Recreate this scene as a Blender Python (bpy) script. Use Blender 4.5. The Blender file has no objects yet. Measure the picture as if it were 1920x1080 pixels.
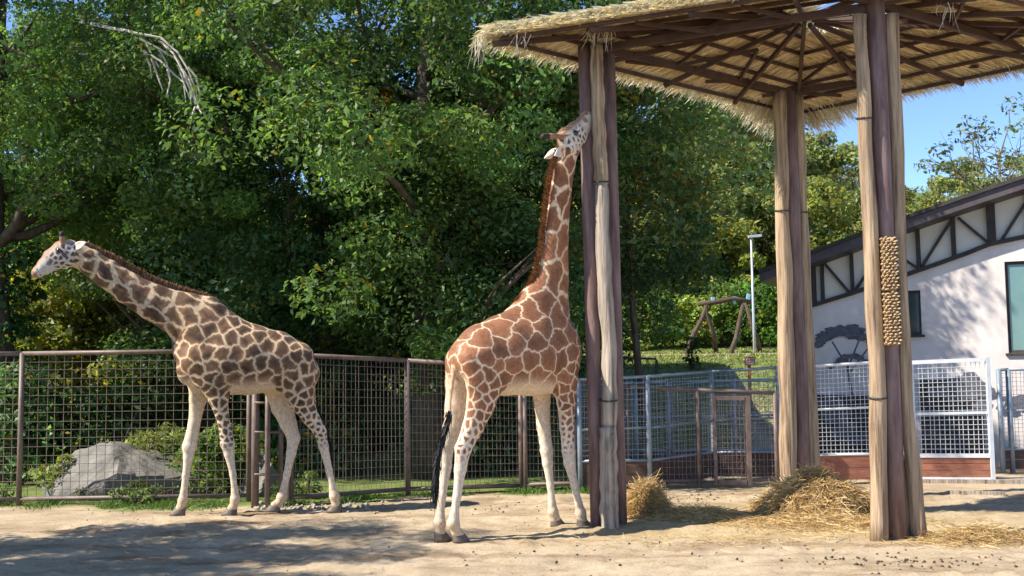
import bpy, math, numpy as np
from mathutils import Vector, Matrix
rng = np.random.default_rng(7)
# ------------------------------------------------------------------ camera, sky, sun, exposure
F_PX, CAM_H, PITCH, ROLL = 2000.0, 1.9, math.atan(160/2000.0), math.radians(0.7)
scene = bpy.context.scene
COL = scene.collection
cam_d = bpy.data.cameras.new('camera'); cam = bpy.data.objects.new('camera', cam_d); COL.objects.link(cam)
cam_d.sensor_width = 36.0; cam_d.lens = 36.0*F_PX/1920.0; cam_d.clip_start = .1; cam_d.clip_end = 2000
_F = np.array([0, math.cos(PITCH), math.sin(PITCH)]); _U = np.array([0, -math.sin(PITCH), math.cos(PITCH)]); _R = np.array([1., 0, 0])
R2 = _R*math.cos(ROLL)-_U*math.sin(ROLL); U2 = _U*math.cos(ROLL)+_R*math.sin(ROLL)
CAM = np.array([0, 0, CAM_H])
cam.matrix_world = Matrix(((R2[0], U2[0], -_F[0], CAM[0]), (R2[1], U2[1], -_F[1], CAM[1]), (R2[2], U2[2], -_F[2], CAM[2]), (0, 0, 0, 1)))
scene.camera = cam

SHADOW = np.array([1.0, .32]); SHADOW /= np.linalg.norm(SHADOW); ELEV = math.radians(43)
world = bpy.data.worlds.new('World'); scene.world = world; world.use_nodes = True
nt = world.node_tree; sky = nt.nodes.new('ShaderNodeTexSky'); sky.sky_type = 'NISHITA'; sky.sun_disc = False
sky.sun_elevation = ELEV; sky.sun_rotation = math.atan2(-SHADOW[0], -SHADOW[1]); sky.air_density = .55; sky.dust_density = 0.0; sky.ozone_density = 4.0
bg = nt.nodes['Background']; bg.inputs['Strength'].default_value = .15
nt.links.new(sky.outputs[0], bg.inputs['Color'])
sd = bpy.data.lights.new('sun', 'SUN'); sd.energy = 4.5; sd.angle = math.radians(.55); sd.color = (1, .93, .82)
sun = bpy.data.objects.new('sun', sd); COL.objects.link(sun)
sdir = Vector((SHADOW[0]*math.cos(ELEV), SHADOW[1]*math.cos(ELEV), -math.sin(ELEV)))
sun.rotation_euler = sdir.to_track_quat('-Z', 'Y').to_euler(); sun.location = (-20, -4, 20)
vs = scene.view_settings; vs.view_transform = 'Standard'; vs.look = 'None'; vs.exposure = 1.1; vs.gamma = 1; vs.use_curve_mapping = False
scene.cycles.max_bounces = 8; scene.cycles.transmission_bounces = 6; scene.cycles.use_denoising = True

# ------------------------------------------------------------------ pixels to places
def ray(x, y): return R2*((x-960)/F_PX)+U2*((540-y)/F_PX)+_F
def G(x, y, z=0.0):
    d = ray(x, y); return CAM+d*((z-CAM_H)/d[2])
def at(x, y, Y):
    d = ray(x, y); return CAM+d*(Y/d[1])
def on_plane(x, y, O, n):
    d = ray(x, y); return CAM+d*(((O-CAM)@n)/(d@n))
def sst(a, b, x):
    t = np.clip((np.asarray(x, float)-a)/(b-a), 0, 1); return t*t*(3-2*t)

# ------------------------------------------------------------------ materials
def new_mat(name):
    m = bpy.data.materials.new(name); m.use_nodes = True
    return m, m.node_tree, m.node_tree.nodes['Principled BSDF']
def mat(name, c1, c2=None, scale=5.0, rough=.7, stretch=(1, 1, 1), bump=0.0, bscale=None, metal=0.0, spec=.4, attr=None, c3=None, detail=6):
    m, t, b = new_mat(name); N = t.nodes; Lk = t.links
    b.inputs['Roughness'].default_value = rough; b.inputs['Metallic'].default_value = metal; b.inputs['Specular IOR Level'].default_value = spec
    tc = N.new('ShaderNodeTexCoord'); mp = N.new('ShaderNodeMapping'); mp.inputs['Scale'].default_value = stretch
    Lk.new(tc.outputs['Object'], mp.inputs[0])
    nz = N.new('ShaderNodeTexNoise'); nz.inputs['Scale'].default_value = scale; nz.inputs['Detail'].default_value = detail; nz.inputs['Roughness'].default_value = .65
    Lk.new(mp.outputs[0], nz.inputs['Vector'])
    cr = N.new('ShaderNodeValToRGB'); e = cr.color_ramp.elements
    e[0].position = .33; e[1].position = .67; e[0].color = (*c1, 1); e[1].color = (*(c2 or c1), 1)
    if c3 is not None:
        k = e.new(.5); k.color = (*c3, 1)
    Lk.new(nz.outputs['Fac'], cr.inputs[0]); out = cr.outputs[0]
    if attr:
        a = N.new('ShaderNodeAttribute'); a.attribute_name = attr
        mx = N.new('ShaderNodeMix'); mx.data_type = 'RGBA'; mx.blend_type = 'MULTIPLY'; mx.inputs[0].default_value = 1
        Lk.new(a.outputs['Color'], mx.inputs[6]); Lk.new(out, mx.inputs[7]); out = mx.outputs[2]
    Lk.new(out, b.inputs['Base Color'])
    if bump:
        n2 = N.new('ShaderNodeTexNoise'); n2.inputs['Scale'].default_value = bscale or scale*4; n2.inputs['Detail'].default_value = 8
        Lk.new(mp.outputs[0], n2.inputs['Vector'])
        bp = N.new('ShaderNodeBump'); bp.inputs['Strength'].default_value = bump; bp.inputs['Distance'].default_value = .02
        Lk.new(n2.outputs['Fac'], bp.inputs['Height']); Lk.new(bp.outputs[0], b.inputs['Normal'])
    return m
def leaf_mat(name, trans=.5):
    m, t, b = new_mat(name); N = t.nodes; Lk = t.links
    a = N.new('ShaderNodeAttribute'); a.attribute_name = 'col'
    Lk.new(a.outputs['Color'], b.inputs['Base Color']); b.inputs['Roughness'].default_value = .5; b.inputs['Specular IOR Level'].default_value = .35
    tr = N.new('ShaderNodeBsdfTranslucent')
    hs = N.new('ShaderNodeMix'); hs.data_type = 'RGBA'; hs.blend_type = 'MULTIPLY'; hs.inputs[0].default_value = 1; hs.inputs[7].default_value = (1.5, 1.5, .7, 1)
    Lk.new(a.outputs['Color'], hs.inputs[6]); Lk.new(hs.outputs[2], tr.inputs[0])
    mx = N.new('ShaderNodeMixShader'); mx.inputs[0].default_value = trans
    Lk.new(b.outputs[0], mx.inputs[1]); Lk.new(tr.outputs[0], mx.inputs[2]); Lk.new(mx.outputs[0], N['Material Output'].inputs[0])
    return m
M = {}
M['leaf'] = leaf_mat('leaf'); M['blade'] = leaf_mat('blade', .25)
M['bark'] = mat('bark', (.05, .036, .025), (.13, .095, .065), 6, .9, (3, 3, .5), .8, 14)
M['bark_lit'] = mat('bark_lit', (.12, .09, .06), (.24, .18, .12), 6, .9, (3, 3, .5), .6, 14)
M['deadwood'] = mat('deadwood', (.42, .36, .3), (.6, .54, .47), 9, .8)
M['log'] = mat('log', (.1, .062, .038), (.47, .345, .22), 3.6, .8, (5, 5, .3), .9, 7, c3=(.32, .225, .14), detail=12)
M['log_grey'] = mat('log_grey', (.1, .08, .062), (.46, .385, .3), 3.6, .85, (5, 5, .3), .9, 7, c3=(.31, .255, .2), detail=12)
M['pipe'] = mat('pipe', (.1, .052, .045), (.235, .15, .132), 5, .6, (2.5, 2.5, .35), .35, 14)
M['steel'] = mat('roof_steel', (.045, .024, .017), (.085, .045, .032), 5, .6)
M['thatch'] = mat('thatch', (.5, .4, .24), (.72, .6, .39), 9, .9, (1, 1, 1), .8, 60)
M['rail'] = mat('rail', (.11, .075, .062), (.2, .145, .122), 6, .5, (1, 1, 1), .15, 40)
M['wire'] = mat('wire', (.16, .12, .1), (.25, .19, .16), 8, .5)
M['galv'] = mat('galv', (.2, .245, .28), (.3, .345, .38), 7, .5, metal=.3)
M['galv_white'] = mat('galv_white', (.6, .62, .63), (.74, .75, .75), 7, .5, metal=.1)
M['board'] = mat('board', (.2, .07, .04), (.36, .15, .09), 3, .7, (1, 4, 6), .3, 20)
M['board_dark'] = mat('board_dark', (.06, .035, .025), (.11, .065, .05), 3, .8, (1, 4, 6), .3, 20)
M['plaster'] = mat('plaster', (.5, .445, .42), (.66, .6, .57), 1.4, .9, (1, 1, .6), .15, 60)
M['panel'] = mat('panel', (.56, .53, .46), (.64, .6, .53), 2, .8)
M['timber'] = mat('timber', (.022, .017, .016), (.045, .036, .033), 6, .7, (1, 1, 1), .2, 30)
M['roof'] = mat('roof_sheet', (.04, .03, .032), (.075, .06, .062), 4, .5)
M['glass'] = mat('glass_dark', (.02, .035, .035), (.035, .05, .05), 1, .08, spec=.6)
M['glass_green'] = mat('glass_green', (.09, .17, .15), (.13, .22, .2), 1, .08, spec=.6)
M['mural'] = mat('mural_paint', (.07, .07, .085), (.13, .13, .15), 14, .9)
M['rock'] = mat('rock', (.105, .097, .086), (.22, .205, .18), 2.2, .9, (1, 1, 1), .7, 7)
M['stone'] = mat('stone', (.22, .19, .15), (.42, .37, .3), 9, .9, bump=.4)
M['dung'] = mat('dung', (.05, .035, .025), (.1, .075, .05), 9, .9)
M['hay'] = leaf_mat('hay', .2)
M['haycore'] = mat('hay_core', (.36, .245, .11), (.5, .36, .17), 12, .95, bump=1, bscale=50)
M['bristle'] = mat('bristle', (.42, .29, .15), (.62, .46, .27), 20, .8)
M['brushback'] = mat('brush_back', (.2, .12, .06), (.3, .19, .1), 6, .8)
M['hoof'] = mat('hoof', (.07, .055, .042), (.17, .135, .1), 9, .6, bump=.2)
M['eye'] = mat('eye', (.008, .006, .005), None, 5, .12, spec=.8)
M['black_hair'] = mat('black_hair', (.008, .008, .01), (.02, .018, .02), 20, .55)
M['mane'] = leaf_mat('mane_hair', .1)
M['ear'] = mat('ear_fur', (.62, .54, .45), (.74, .67, .58), 12, .8)
M['lamp'] = mat('lamp_post', (.5, .54, .58), (.6, .63, .66), 5, .4, metal=.3)
M['signred'] = mat('sign_red', (.62, .14, .07), (.7, .18, .09), 5, .6)
M['signwhite'] = mat('sign_white', (.78, .74, .7), None, 5, .6)
M['orange'] = mat('orange_post', (.6, .19, .06), (.68, .24, .08), 5, .6)
M['slide'] = mat('slide_red', (.4, .015, .05), (.5, .03, .08), 3, .3)
M['playwood'] = mat('play_wood', (.3, .2, .12), (.48, .34, .22), 5, .8, (4, 4, .5))
M['darkmetal'] = mat('dark_metal', (.02, .022, .022), (.04, .042, .04), 5, .5)
M['bluecap'] = mat('blue_bracket', (.2, .42, .6), (.3, .52, .68), 5, .5)
M['whitepole'] = mat('white_pole', (.7, .7, .7), None, 5, .5)

# ------------------------------------------------------------------ mesh helpers
class MB:
    def __init__(s): s.v = []; s.f = []; s.n = 0
    def add(s, v, f):
        s.v.append(np.asarray(v, float).reshape(-1, 3)); s.f += [tuple(int(i)+s.n for i in q) for q in f]; s.n += len(s.v[-1]); return s
    def box(s, lo, hi):
        x0, y0, z0 = lo; x1, y1, z1 = hi
        return s.add([(x0, y0, z0), (x1, y0, z0), (x1, y1, z0), (x0, y1, z0), (x0, y0, z1), (x1, y0, z1), (x1, y1, z1), (x0, y1, z1)],
                     [(0, 3, 2, 1), (4, 5, 6, 7), (0, 1, 5, 4), (1, 2, 6, 5), (2, 3, 7, 6), (3, 0, 4, 7)])
    def bar(s, a, b, w, h=None, up=(0, 0, 1)):
        a = np.array(a, float); b = np.array(b, float); h = h or w
        d = b-a; d /= np.linalg.norm(d); up = np.array(up, float)
        if abs(d@up) > .98: up = np.array([0, 1., 0])
        x = np.cross(d, up); x /= np.linalg.norm(x); y = np.cross(x, d)
        c = [(-1, -1), (1, -1), (1, 1), (-1, 1)]
        v = [a+x*i*w/2+y*j*h/2 for i, j in c]+[b+x*i*w/2+y*j*h/2 for i, j in c]
        return s.add(v, [(3, 2, 1, 0), (4, 5, 6, 7), (0, 1, 5, 4), (1, 2, 6, 5), (2, 3, 7, 6), (3, 0, 4, 7)])
    def tube(s, pts, rad, n=8, cap=True, lump=0.0):
        pts = np.array(pts, float); k = len(pts); rad = np.broadcast_to(np.asarray(rad, float), (k,))
        tg = np.gradient(pts, axis=0); tg /= np.linalg.norm(tg, axis=1)[:, None]+1e-9
        ref = np.array([1., 0, 0]) if abs(tg[:, 0]).mean() < .8 else np.array([0, 1., 0])
        x = np.cross(tg, ref); x /= np.linalg.norm(x, axis=1)[:, None]; y = np.cross(tg, x)
        a = np.arange(n)*2*math.pi/n
        r = rad[:, None]*(1+lump*rng.normal(size=(k, n))) if lump else np.repeat(rad[:, None], n, 1)
        v = pts[:, None]+x[:, None]*(np.cos(a)*r)[..., None]+y[:, None]*(np.sin(a)*r)[..., None]
        f = [(i*n+j, i*n+(j+1) % n, (i+1)*n+(j+1) % n, (i+1)*n+j) for i in range(k-1) for j in range(n)]
        if cap: f += [tuple(range(n))[::-1], tuple((k-1)*n+j for j in range(n))]
        return s.add(v.reshape(-1, 3), f)
    def build(s, name, m, parent=None, smooth=False):
        return mk(name, np.concatenate(s.v), s.f, m, parent, smooth)
def mk(name, v, f, m, parent=None, smooth=False, col=None):
    me = bpy.data.meshes.new(name); v = np.asarray(v, np.float32)
    if isinstance(f, np.ndarray):
        nf, k = f.shape
        me.vertices.add(len(v)); me.vertices.foreach_set('co', v.ravel())
        me.loops.add(nf*k); me.loops.foreach_set('vertex_index', f.astype(np.int32).ravel())
        me.polygons.add(nf); me.polygons.foreach_set('loop_start', np.arange(nf, dtype=np.int32)*k)
        me.update(calc_edges=True)
    else:
        me.from_pydata(v.tolist(), [], f); me.update()
    if smooth: me.polygons.foreach_set('use_smooth', np.ones(len(me.polygons), bool))
    if col is not None:
        a = me.color_attributes.new('col', 'FLOAT_COLOR', 'POINT')
        c = np.ones((len(v), 4), np.float32); c[:, :3] = col; a.data.foreach_set('color', c.ravel())
    me.materials.append(M[m] if isinstance(m, str) else m)
    o = bpy.data.objects.new(name, me); COL.objects.link(o)
    if parent: o.parent = parent
    return o
def thing(name, label, cat, loc=(0, 0, 0), group=None):
    o = bpy.data.objects.new(name, None); COL.objects.link(o); o.empty_display_size = .2
    o.location = [float(c) for c in loc]; return tag(o, label, cat, group)
def tag(o, label=None, cat=None, group=None, kind=None):
    if label: o['label'] = label
    if cat: o['category'] = cat
    if group: o['group'] = group
    if kind: o['kind'] = kind
    return o
def stuff(o): o['kind'] = 'stuff'; return o
def child(o, parent):
    """parent a world-space mesh without moving it"""
    o.parent = parent; o.location = -Vector(parent.location); return o
def unit(a): return a/(np.linalg.norm(a, axis=-1, keepdims=True)+1e-9)
def blades(P, D, w, cols, taper=.35, bend=None):
    """flat tapered strands with a bend in the middle: P base, D direction times length"""
    n = len(P); side = unit(np.cross(D, rng.normal(size=(n, 3))))*(np.broadcast_to(w, (n,))[:, None]/2)
    mid = P+D*.5+(bend if bend is not None else 0)
    tip = P+D
    v = np.stack([P-side, P+side, mid+side*.9, mid-side*.9, tip+side*taper, tip-side*taper], 1).reshape(-1, 3)
    b = np.arange(n)[:, None]*6
    f = np.concatenate([b+np.array([0, 1, 2, 3]), b+np.array([3, 2, 4, 5])])
    return v, f, np.repeat(cols, 6, 0)

# ------------------------------------------------------------------ ground
def ground_h(x, y):
    x = np.asarray(x, float); y = np.asarray(y, float)
    right = sst(-3.0, 2.0, x); flat = sst(5.0, 6.2, x)*(1-sst(27, 31, y))
    h = sst(21.6, 25.2, y)*2.0*right*(1-flat)+sst(25, 34, y)*.45*right*(1-flat)
    h = h+sst(33, 80, y)*(11+3*np.sin(x*.06+1))
    h = h+sst(24, 40, y)*(1-right)*.5
    pad = sst(12.80, 12.88, y+.05*np.sin(x*5)+.03*np.sin(x*13))*(1-sst(16.2, 17.2, y))*sst(.35, .6, x)*(1-sst(6.5, 8, x))
    h = h+pad*.045*(1-sst(1.5, 4.2, x)*.6)
    inner = 1-sst(17, 19, y)
    h = h+inner*(.012*np.sin(x*1.3+y*.7)*np.sin(y*1.1-x*.4)+.006*np.sin(x*4.1+1)*np.sin(y*5.3))
    return h
xs = np.concatenate([np.linspace(-90, -12, 30)[:-1], np.linspace(-12, -6, 40)[:-1], np.arange(-6, 8, .07), np.linspace(8, 16, 50)[1:], np.linspace(16, 90, 30)[1:]])
ys = np.concatenate([np.linspace(-12, 9, 20)[:-1], np.arange(9, 19, .07), np.linspace(19, 45, 90)[1:], np.linspace(45, 150, 40)[1:]])
gx, gy = np.meshgrid(xs, ys); gz = ground_h(gx, gy)
prints = np.zeros_like(gx); inr = (gx > -6) & (gx < 8) & (gy > 9) & (gy < 17.3)
for _ in range(900):
    cx_, cy_ = rng.uniform(-6, 8), rng.uniform(9.2, 16.6); sx_, sy_ = rng.uniform(.05, .14, 2); sel = (abs(gx-cx_) < .4) & (abs(gy-cy_) < .4)
    d2 = ((gx[sel]-cx_)/sx_)**2+((gy[sel]-cy_)/sy_)**2; prints[sel] += rng.uniform(.008, .02)*(np.exp(-d2*.5)*-1.2+.5*np.exp(-(np.sqrt(d2)-1.7)**2*2))
gz = gz+np.where(inr, prints, 0)
tex = rng.normal(size=gx.shape)*.006*(1-sst(17, 18, gy))*((gx > -6) & (gx < 8)); gz = gz+tex
nx, ny = len(xs), len(ys)
idx = np.arange(nx*ny).reshape(ny, nx)
gf = np.stack([idx[:-1, :-1], idx[:-1, 1:], idx[1:, 1:], idx[1:, :-1]], -1).reshape(-1, 4)
def fence_y(x):  # line of the brown fence on the ground
    return np.interp(x, [-9, -3.85, -3.4, -1.74, .09, 1.9, 4.3, 9, 30], [16.6, 16.0, 16.1, 17.2, 17.45, 17.6, 17.65, 17.9, 19])
wob = .25*np.sin(gx*2.1)+.2*np.sin(gx*5.3+1)
grass = sst(-.75, -.2, gy-fence_y(gx)+wob*.8)*(1-sst(4.4, 5.4, gx)*(1-sst(27, 30, gy)))*(1-.85*sst(1.4, 2.4, gx)*(1-sst(20.5, 21.5, gy)))
path = np.exp(-((gy-31.8-.05*gx)/.9)**2)*sst(1, 3, gx)
strw = np.exp(-(((gx-4.0)/2.1)**2+((gy-14.1)/1.5)**2))+.8*np.exp(-(((gx-1.9)/.9)**2+((gy-13.4)/.7)**2))+.7*np.exp(-(((gx-5.6)/1.2)**2+((gy-12.4)/.6)**2))+.45*np.exp(-((gy-12.6)/.45)**2)*sst(-.5, .5, gx)
gm, t, b = new_mat('ground_mix'); N = t.nodes; Lk = t.links
tc = N.new('ShaderNodeTexCoord')
def noise(s, d=8, r=.65):
    n = N.new('ShaderNodeTexNoise'); n.inputs['Scale'].default_value = s; n.inputs['Detail'].default_value = d; n.inputs['Roughness'].default_value = r
    Lk.new(tc.outputs['Object'], n.inputs['Vector']); return n
def ramp(src, stops):
    c = N.new('ShaderNodeValToRGB'); e = c.color_ramp.elements
    e[0].position, e[0].color = stops[0][0], (*stops[0][1], 1); e[1].position, e[1].color = stops[-1][0], (*stops[-1][1], 1)
    for p_, k in stops[1:-1]: q = e.new(p_); q.color = (*k, 1)
    Lk.new(src, c.inputs[0]); return c.outputs[0]
def mixc(fac, a, c):
    m_ = N.new('ShaderNodeMix'); m_.data_type = 'RGBA'; Lk.new(fac, m_.inputs[0]); Lk.new(a, m_.inputs[6]); Lk.new(c, m_.inputs[7]); return m_.outputs[2]
sand = ramp(noise(1.1).outputs['Fac'], [(.3, (.31, .23, .145)), (.5, (.45, .355, .24)), (.7, (.53, .43, .3))])
fine = ramp(noise(28, 6, .8).outputs['Fac'], [(.3, (.55, .5, .45)), (.5, (1, 1, 1)), (.75, (1.12, 1.1, 1.05))])
mu = N.new('ShaderNodeMix'); mu.data_type = 'RGBA'; mu.blend_type = 'MULTIPLY'; mu.inputs[0].default_value = .8
Lk.new(sand, mu.inputs[6]); Lk.new(fine, mu.inputs[7])
mps = N.new('ShaderNodeMapping'); mps.inputs['Scale'].default_value = (.35, 1.6, 1); Lk.new(tc.outputs['Object'], mps.inputs[0])
nst = noise(1.3, 9, .7); Lk.new(mps.outputs[0], nst.inputs['Vector'])
stc = ramp(nst.outputs['Fac'], [(.36, (.5, .4, .31)), (.5, (1, 1, 1)), (.7, (1.06, 1.06, 1.04))])
mu2 = N.new('ShaderNodeMix'); mu2.data_type = 'RGBA'; mu2.blend_type = 'MULTIPLY'; mu2.inputs[0].default_value = .8; Lk.new(mu.outputs[2], mu2.inputs[6]); Lk.new(stc, mu2.inputs[7]); mu = mu2
grassc = ramp(noise(5).outputs['Fac'], [(.3, (.08, .12, .03)), (.55, (.16, .2, .055)), (.75, (.28, .26, .1))])
strawc = ramp(noise(20, 6, .8).outputs['Fac'], [(.3, (.3, .22, .1)), (.6, (.52, .4, .2)), (.8, (.6, .5, .29))])
at_ = N.new('ShaderNodeAttribute'); at_.attribute_name = 'col'; sp = N.new('ShaderNodeSeparateColor'); Lk.new(at_.outputs['Color'], sp.inputs[0])
c0 = mixc(sp.outputs[1], mu.outputs[2], strawc); c0 = mixc(sp.outputs[0], c0, grassc); Lk.new(c0, b.inputs['Base Color'])
b.inputs['Roughness'].default_value = .95; b.inputs['Specular IOR Level'].default_value = .15
bp = N.new('ShaderNodeBump'); bp.inputs['Strength'].default_value = .7; bp.inputs['Distance'].default_value = .03
Lk.new(noise(14, 10, .75).outputs['Fac'], bp.inputs['Height']); Lk.new(bp.outputs[0], b.inputs['Normal'])
gcol = np.stack([np.clip(grass-path, 0, 1), np.clip(strw*.6, 0, .6), gx*0], -1).reshape(-1, 3)
ground = mk('ground', np.stack([gx, gy, gz], -1).reshape(-1, 3), gf, gm, smooth=True, col=gcol); ground['kind'] = 'structure'

# ------------------------------------------------------------------ trees and shrubs
def leaf_cloud(centres, radii, per, ln, wd, base, var=.35, yellow=.06, flat=.62, r=None):
    r = r or rng
    n = len(centres)*per; ci = np.repeat(np.arange(len(centres)), per)
    d = unit(r.normal(size=(n, 3))); rad = radii[ci]*(.35+.65*r.random(n)**.45)
    P = centres[ci]+d*rad[:, None]*np.array([1, 1, flat])
    P[:, 2] -= .12*rad*r.random(n)
    nor = unit(d*.5+np.array([0, 0, .55])+r.normal(size=(n, 3))*.55)
    tan = unit(np.cross(nor, r.normal(size=(n, 3)))); tan[:, 2] -= .25; tan = unit(tan); bi = unit(np.cross(nor, tan))
    sz = .5+1.1*r.random(n)**1.6; l = ln*(sz*(.8+.4*r.random(n)))[:, None]; w = wd*(sz*(.75+.5*r.random(n)))[:, None]
    v = np.stack([P-tan*l/2, P+bi*w/2+nor*w*.15, P+tan*l/2, P-bi*w/2+nor*w*.15], 1).reshape(-1, 3)
    f = np.arange(n*4).reshape(n, 4)
    cl = (1+var*r.normal(size=len(centres)))[ci].clip(.45, 1.8)*(1+.22*r.normal(size=n)).clip(.4, 1.7)
    c = np.array(base)[None]*cl[:, None]
    warm = (r.random(len(centres))[ci]*.5+r.random(n)*.5)
    c = c*np.stack([1+.7*(warm-.45).clip(0), 1+.25*(warm-.45).clip(0), np.ones(n)], 1)
    yl = r.random(n) < yellow*(.3+1.6*(r.random(len(centres))[ci]))
    c[yl] = np.array([.3, .22, .03])*(.6+.7*r.random((yl.sum(), 1)))
    return v, f, np.repeat(c, 4, 0)
def tree_data(seed, h, rx, z0, ncl, per, base, ln=.13, wd=.065, crad=(.45, .95), trunk_r=.2, limbs=14, yellow=.05, hollow=.35, flat=.62, var=.32):
    r = np.random.default_rng(seed)
    d = unit(r.normal(size=(ncl, 3))); q = (hollow+(1-hollow)*r.random(ncl)**.6)
    zc = (z0+h)/2
    C = d*q[:, None]*np.array([rx, rx, (h-z0)/2]); 
    lob = 1+.22*np.sin(3*np.arctan2(d[:, 1], d[:, 0])+seed)+.15*np.sin(5*d[:, 2]+seed*2)
    C[:, :2] *= lob[:, None]; C[:, 2] += zc
    rad = r.uniform(*crad, ncl)
    leaves = leaf_cloud(C, rad, per, ln, wd, base, var=var, yellow=yellow, flat=flat, r=r)
    mb = MB(); top = h*.78; k = 8
    tp = np.stack([.25*np.sin(np.linspace(0, 3, k)+seed), .2*np.cos(np.linspace(0, 2.6, k)+seed), np.linspace(-.3, top, k)], 1); tp[:, :2] -= tp[0, :2]
    mb.tube(tp, np.linspace(trunk_r*1.25, trunk_r*.3, k), 9, lump=.05)
    for i in r.permutation(ncl)[:limbs]:
        zt = np.clip(C[i, 2]-abs(r.normal())*1.2-.6, z0*.6+.3, top*.95); a = np.array([np.interp(zt, tp[:, 2], tp[:, 0]), np.interp(zt, tp[:, 2], tp[:, 1]), zt])
        m_ = (a+C[i])/2+r.normal(size=3)*.25
        r0 = trunk_r*.42*(1-.5*zt/h); mb.tube([a, (a+m_)/2+r.normal(size=3)*.08, m_, (m_+C[i])/2+r.normal(size=3)*.12, C[i]], [r0, r0*.8, r0*.6, r0*.4, r0*.15], 6)
        for _ in range(2):
            e = C[i]+r.normal(size=3)*rad[i]*.8; mb.tube([m_, (m_+e)/2+r.normal(size=3)*.15, e], [r0*.45, r0*.25, .008], 5)
    return leaves, mb
_cache = {}
def tree(name, label, key, x, y, rot=0, sc=1, group=None, cat='tree', bark='bark', **kw):
    root = thing(name, label, cat, (x, y, float(ground_h(x, y))), group); root.rotation_euler.z = rot; root.scale = (sc, sc, sc)
    if key not in _cache:
        (v, f, c), mb = tree_data(**kw)
        tr = mb.build('trunk', bark, root, True); cr = mk('crown', v, f, 'leaf', root, col=c); _cache[key] = (tr, cr)
    else:
        for o in _cache[key]:
            c = o.copy(); COL.objects.link(c); c.parent = root
    return root
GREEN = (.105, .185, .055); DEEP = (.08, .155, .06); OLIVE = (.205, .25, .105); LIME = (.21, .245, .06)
KA = dict(seed=1, h=12.5, rx=3.6, z0=1.6, ncl=180, per=540, base=GREEN, trunk_r=.24, limbs=26, ln=.105, wd=.05, yellow=.02)
KB = dict(seed=2, h=11.5, rx=3.3, z0=.7, ncl=180, per=500, base=DEEP, trunk_r=.22, limbs=22, ln=.115, wd=.057, yellow=.02)
KC = dict(seed=3, h=9.0, rx=2.05, z0=2.7, ncl=66, per=300, base=(.135, .2, .07), trunk_r=.062, limbs=22, yellow=.14, hollow=.2, ln=.12, wd=.052)
KH = dict(seed=4, h=8.5, rx=3.4, z0=.3, ncl=110, per=190, base=OLIVE, trunk_r=.16, limbs=8, ln=.26, wd=.15, crad=(.6, 1.1), yellow=.05)
KI = dict(seed=5, h=7.0, rx=3.2, z0=.2, ncl=100, per=190, base=LIME, trunk_r=.16, limbs=8, ln=.24, wd=.14, crad=(.6, 1.1), yellow=.08)
KW = dict(seed=6, h=8.6, rx=2.5, z0=3.0, ncl=30, per=60, base=(.1, .14, .05), trunk_r=.11, limbs=30, ln=.17, wd=.08, crad=(.3, .6), hollow=.5)
BG = 'tall leafy trees behind the mesh fence'
KT = dict(seed=9, h=12.5, rx=3.5, z0=3.6, ncl=150, per=480, base=GREEN, trunk_r=.36, limbs=26, ln=.105, wd=.05, yellow=.02, hollow=.45)
tree('locust_tree', 'tall tree with bare dark trunk and ivied foot at the fence end', 'T', -9.6, 20.2, .4, 1, BG, **KT)
tree('locust_tree', 'tall feathery tree above the walking giraffe, behind the pale dead branch', 'A', -6.2, 21.8, 2.2, .98, BG, **KA)
tree('broadleaf_tree', 'dense dark tree right behind the walking giraffe, leaves down to the rail', 'B', -3.7, 22.2, 0, 1, BG, **KB)
tree('broadleaf_tree', 'dense dark tree between the two giraffes with sky gaps in its crown', 'A', -1.5, 19.8, 4.0, 1.15, BG)
tree('broadleaf_tree', 'dense dark tree behind the stretching giraffe', 'B', -.1, 21.9, 2.4, 1.0, BG)
tree('broadleaf_tree', 'tall dark tree filling the gap behind the dead branch', 'B', -8.8, 27.0, 1.3, 1.15, BG)
tree('slender_tree', 'slender tree with thin trunk and yellowing leaves beside the grey pen', 'C', 2.78, 21.75, 0, 1.25, BG, bark='bark', **KC)
tree('broadleaf_tree', 'tall dark tree beyond the bare trunk at the fence end', 'B', -12.6, 26.2, 3.3, 1.1, BG)
tree('lime_tree', 'bright lime green bushy tree behind the head of the walking giraffe', 'I', -9.9, 23.8, .7, .72, **KI)
for i, (x, y, rot, sc, k) in enumerate([(-14, 34, 0, 1.2, 'I'), (-10, 33, 1, 1.0, 'I'), (-5.5, 36, 2, 1.1, 'I'), (-3, 41, 3, 1.1, 'H'), (3, 41, 4, 1.0, 'H'), (6.2, 40, 5, .8, 'I'), (8.5, 42, .5, .85, 'H'), (11.5, 42, 1.5, .8, 'I'),
        (5.0, 48, 2.5, 1.1, 'H'), (9.5, 50, 3.5, 1.0, 'H'), (13.8, 49, 4.5, .78, 'H'), (17.5, 49, 5.5, .62, 'I'), (21.5, 50, .8, .62, 'H'), (11.5, 57, 1.9, 1.05, 'H'), (17, 58, 2.9, .6, 'I'), (25.5, 52, 4.9, .62, 'H'), (2, 56, 5.9, 1.2, 'H'), (16.5, 44, .2, .6, 'I'), (20, 44, 1.2, .6, 'I')]):
    tree('hillside_tree', 'pale olive bushy tree massed on the sunny hillside' if k == 'H' else 'lime green bushy tree massed on the sunny hillside', k, x, y, rot, sc,
         'olive trees on the hillside' if k == 'H' else 'lime trees on the hillside', **(KH if k == 'H' else KI))
tree('wispy_tree', 'thin open tree with bare limbs against blue sky above the house roof', 'W', 16.3, 36, .6, 1.0, None, bark='bark_lit', **KW)
tree('wispy_tree', 'smaller thin open tree rising over the hillside behind the house roof', 'W', 14.8, 44, 2.6, .72)
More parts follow.
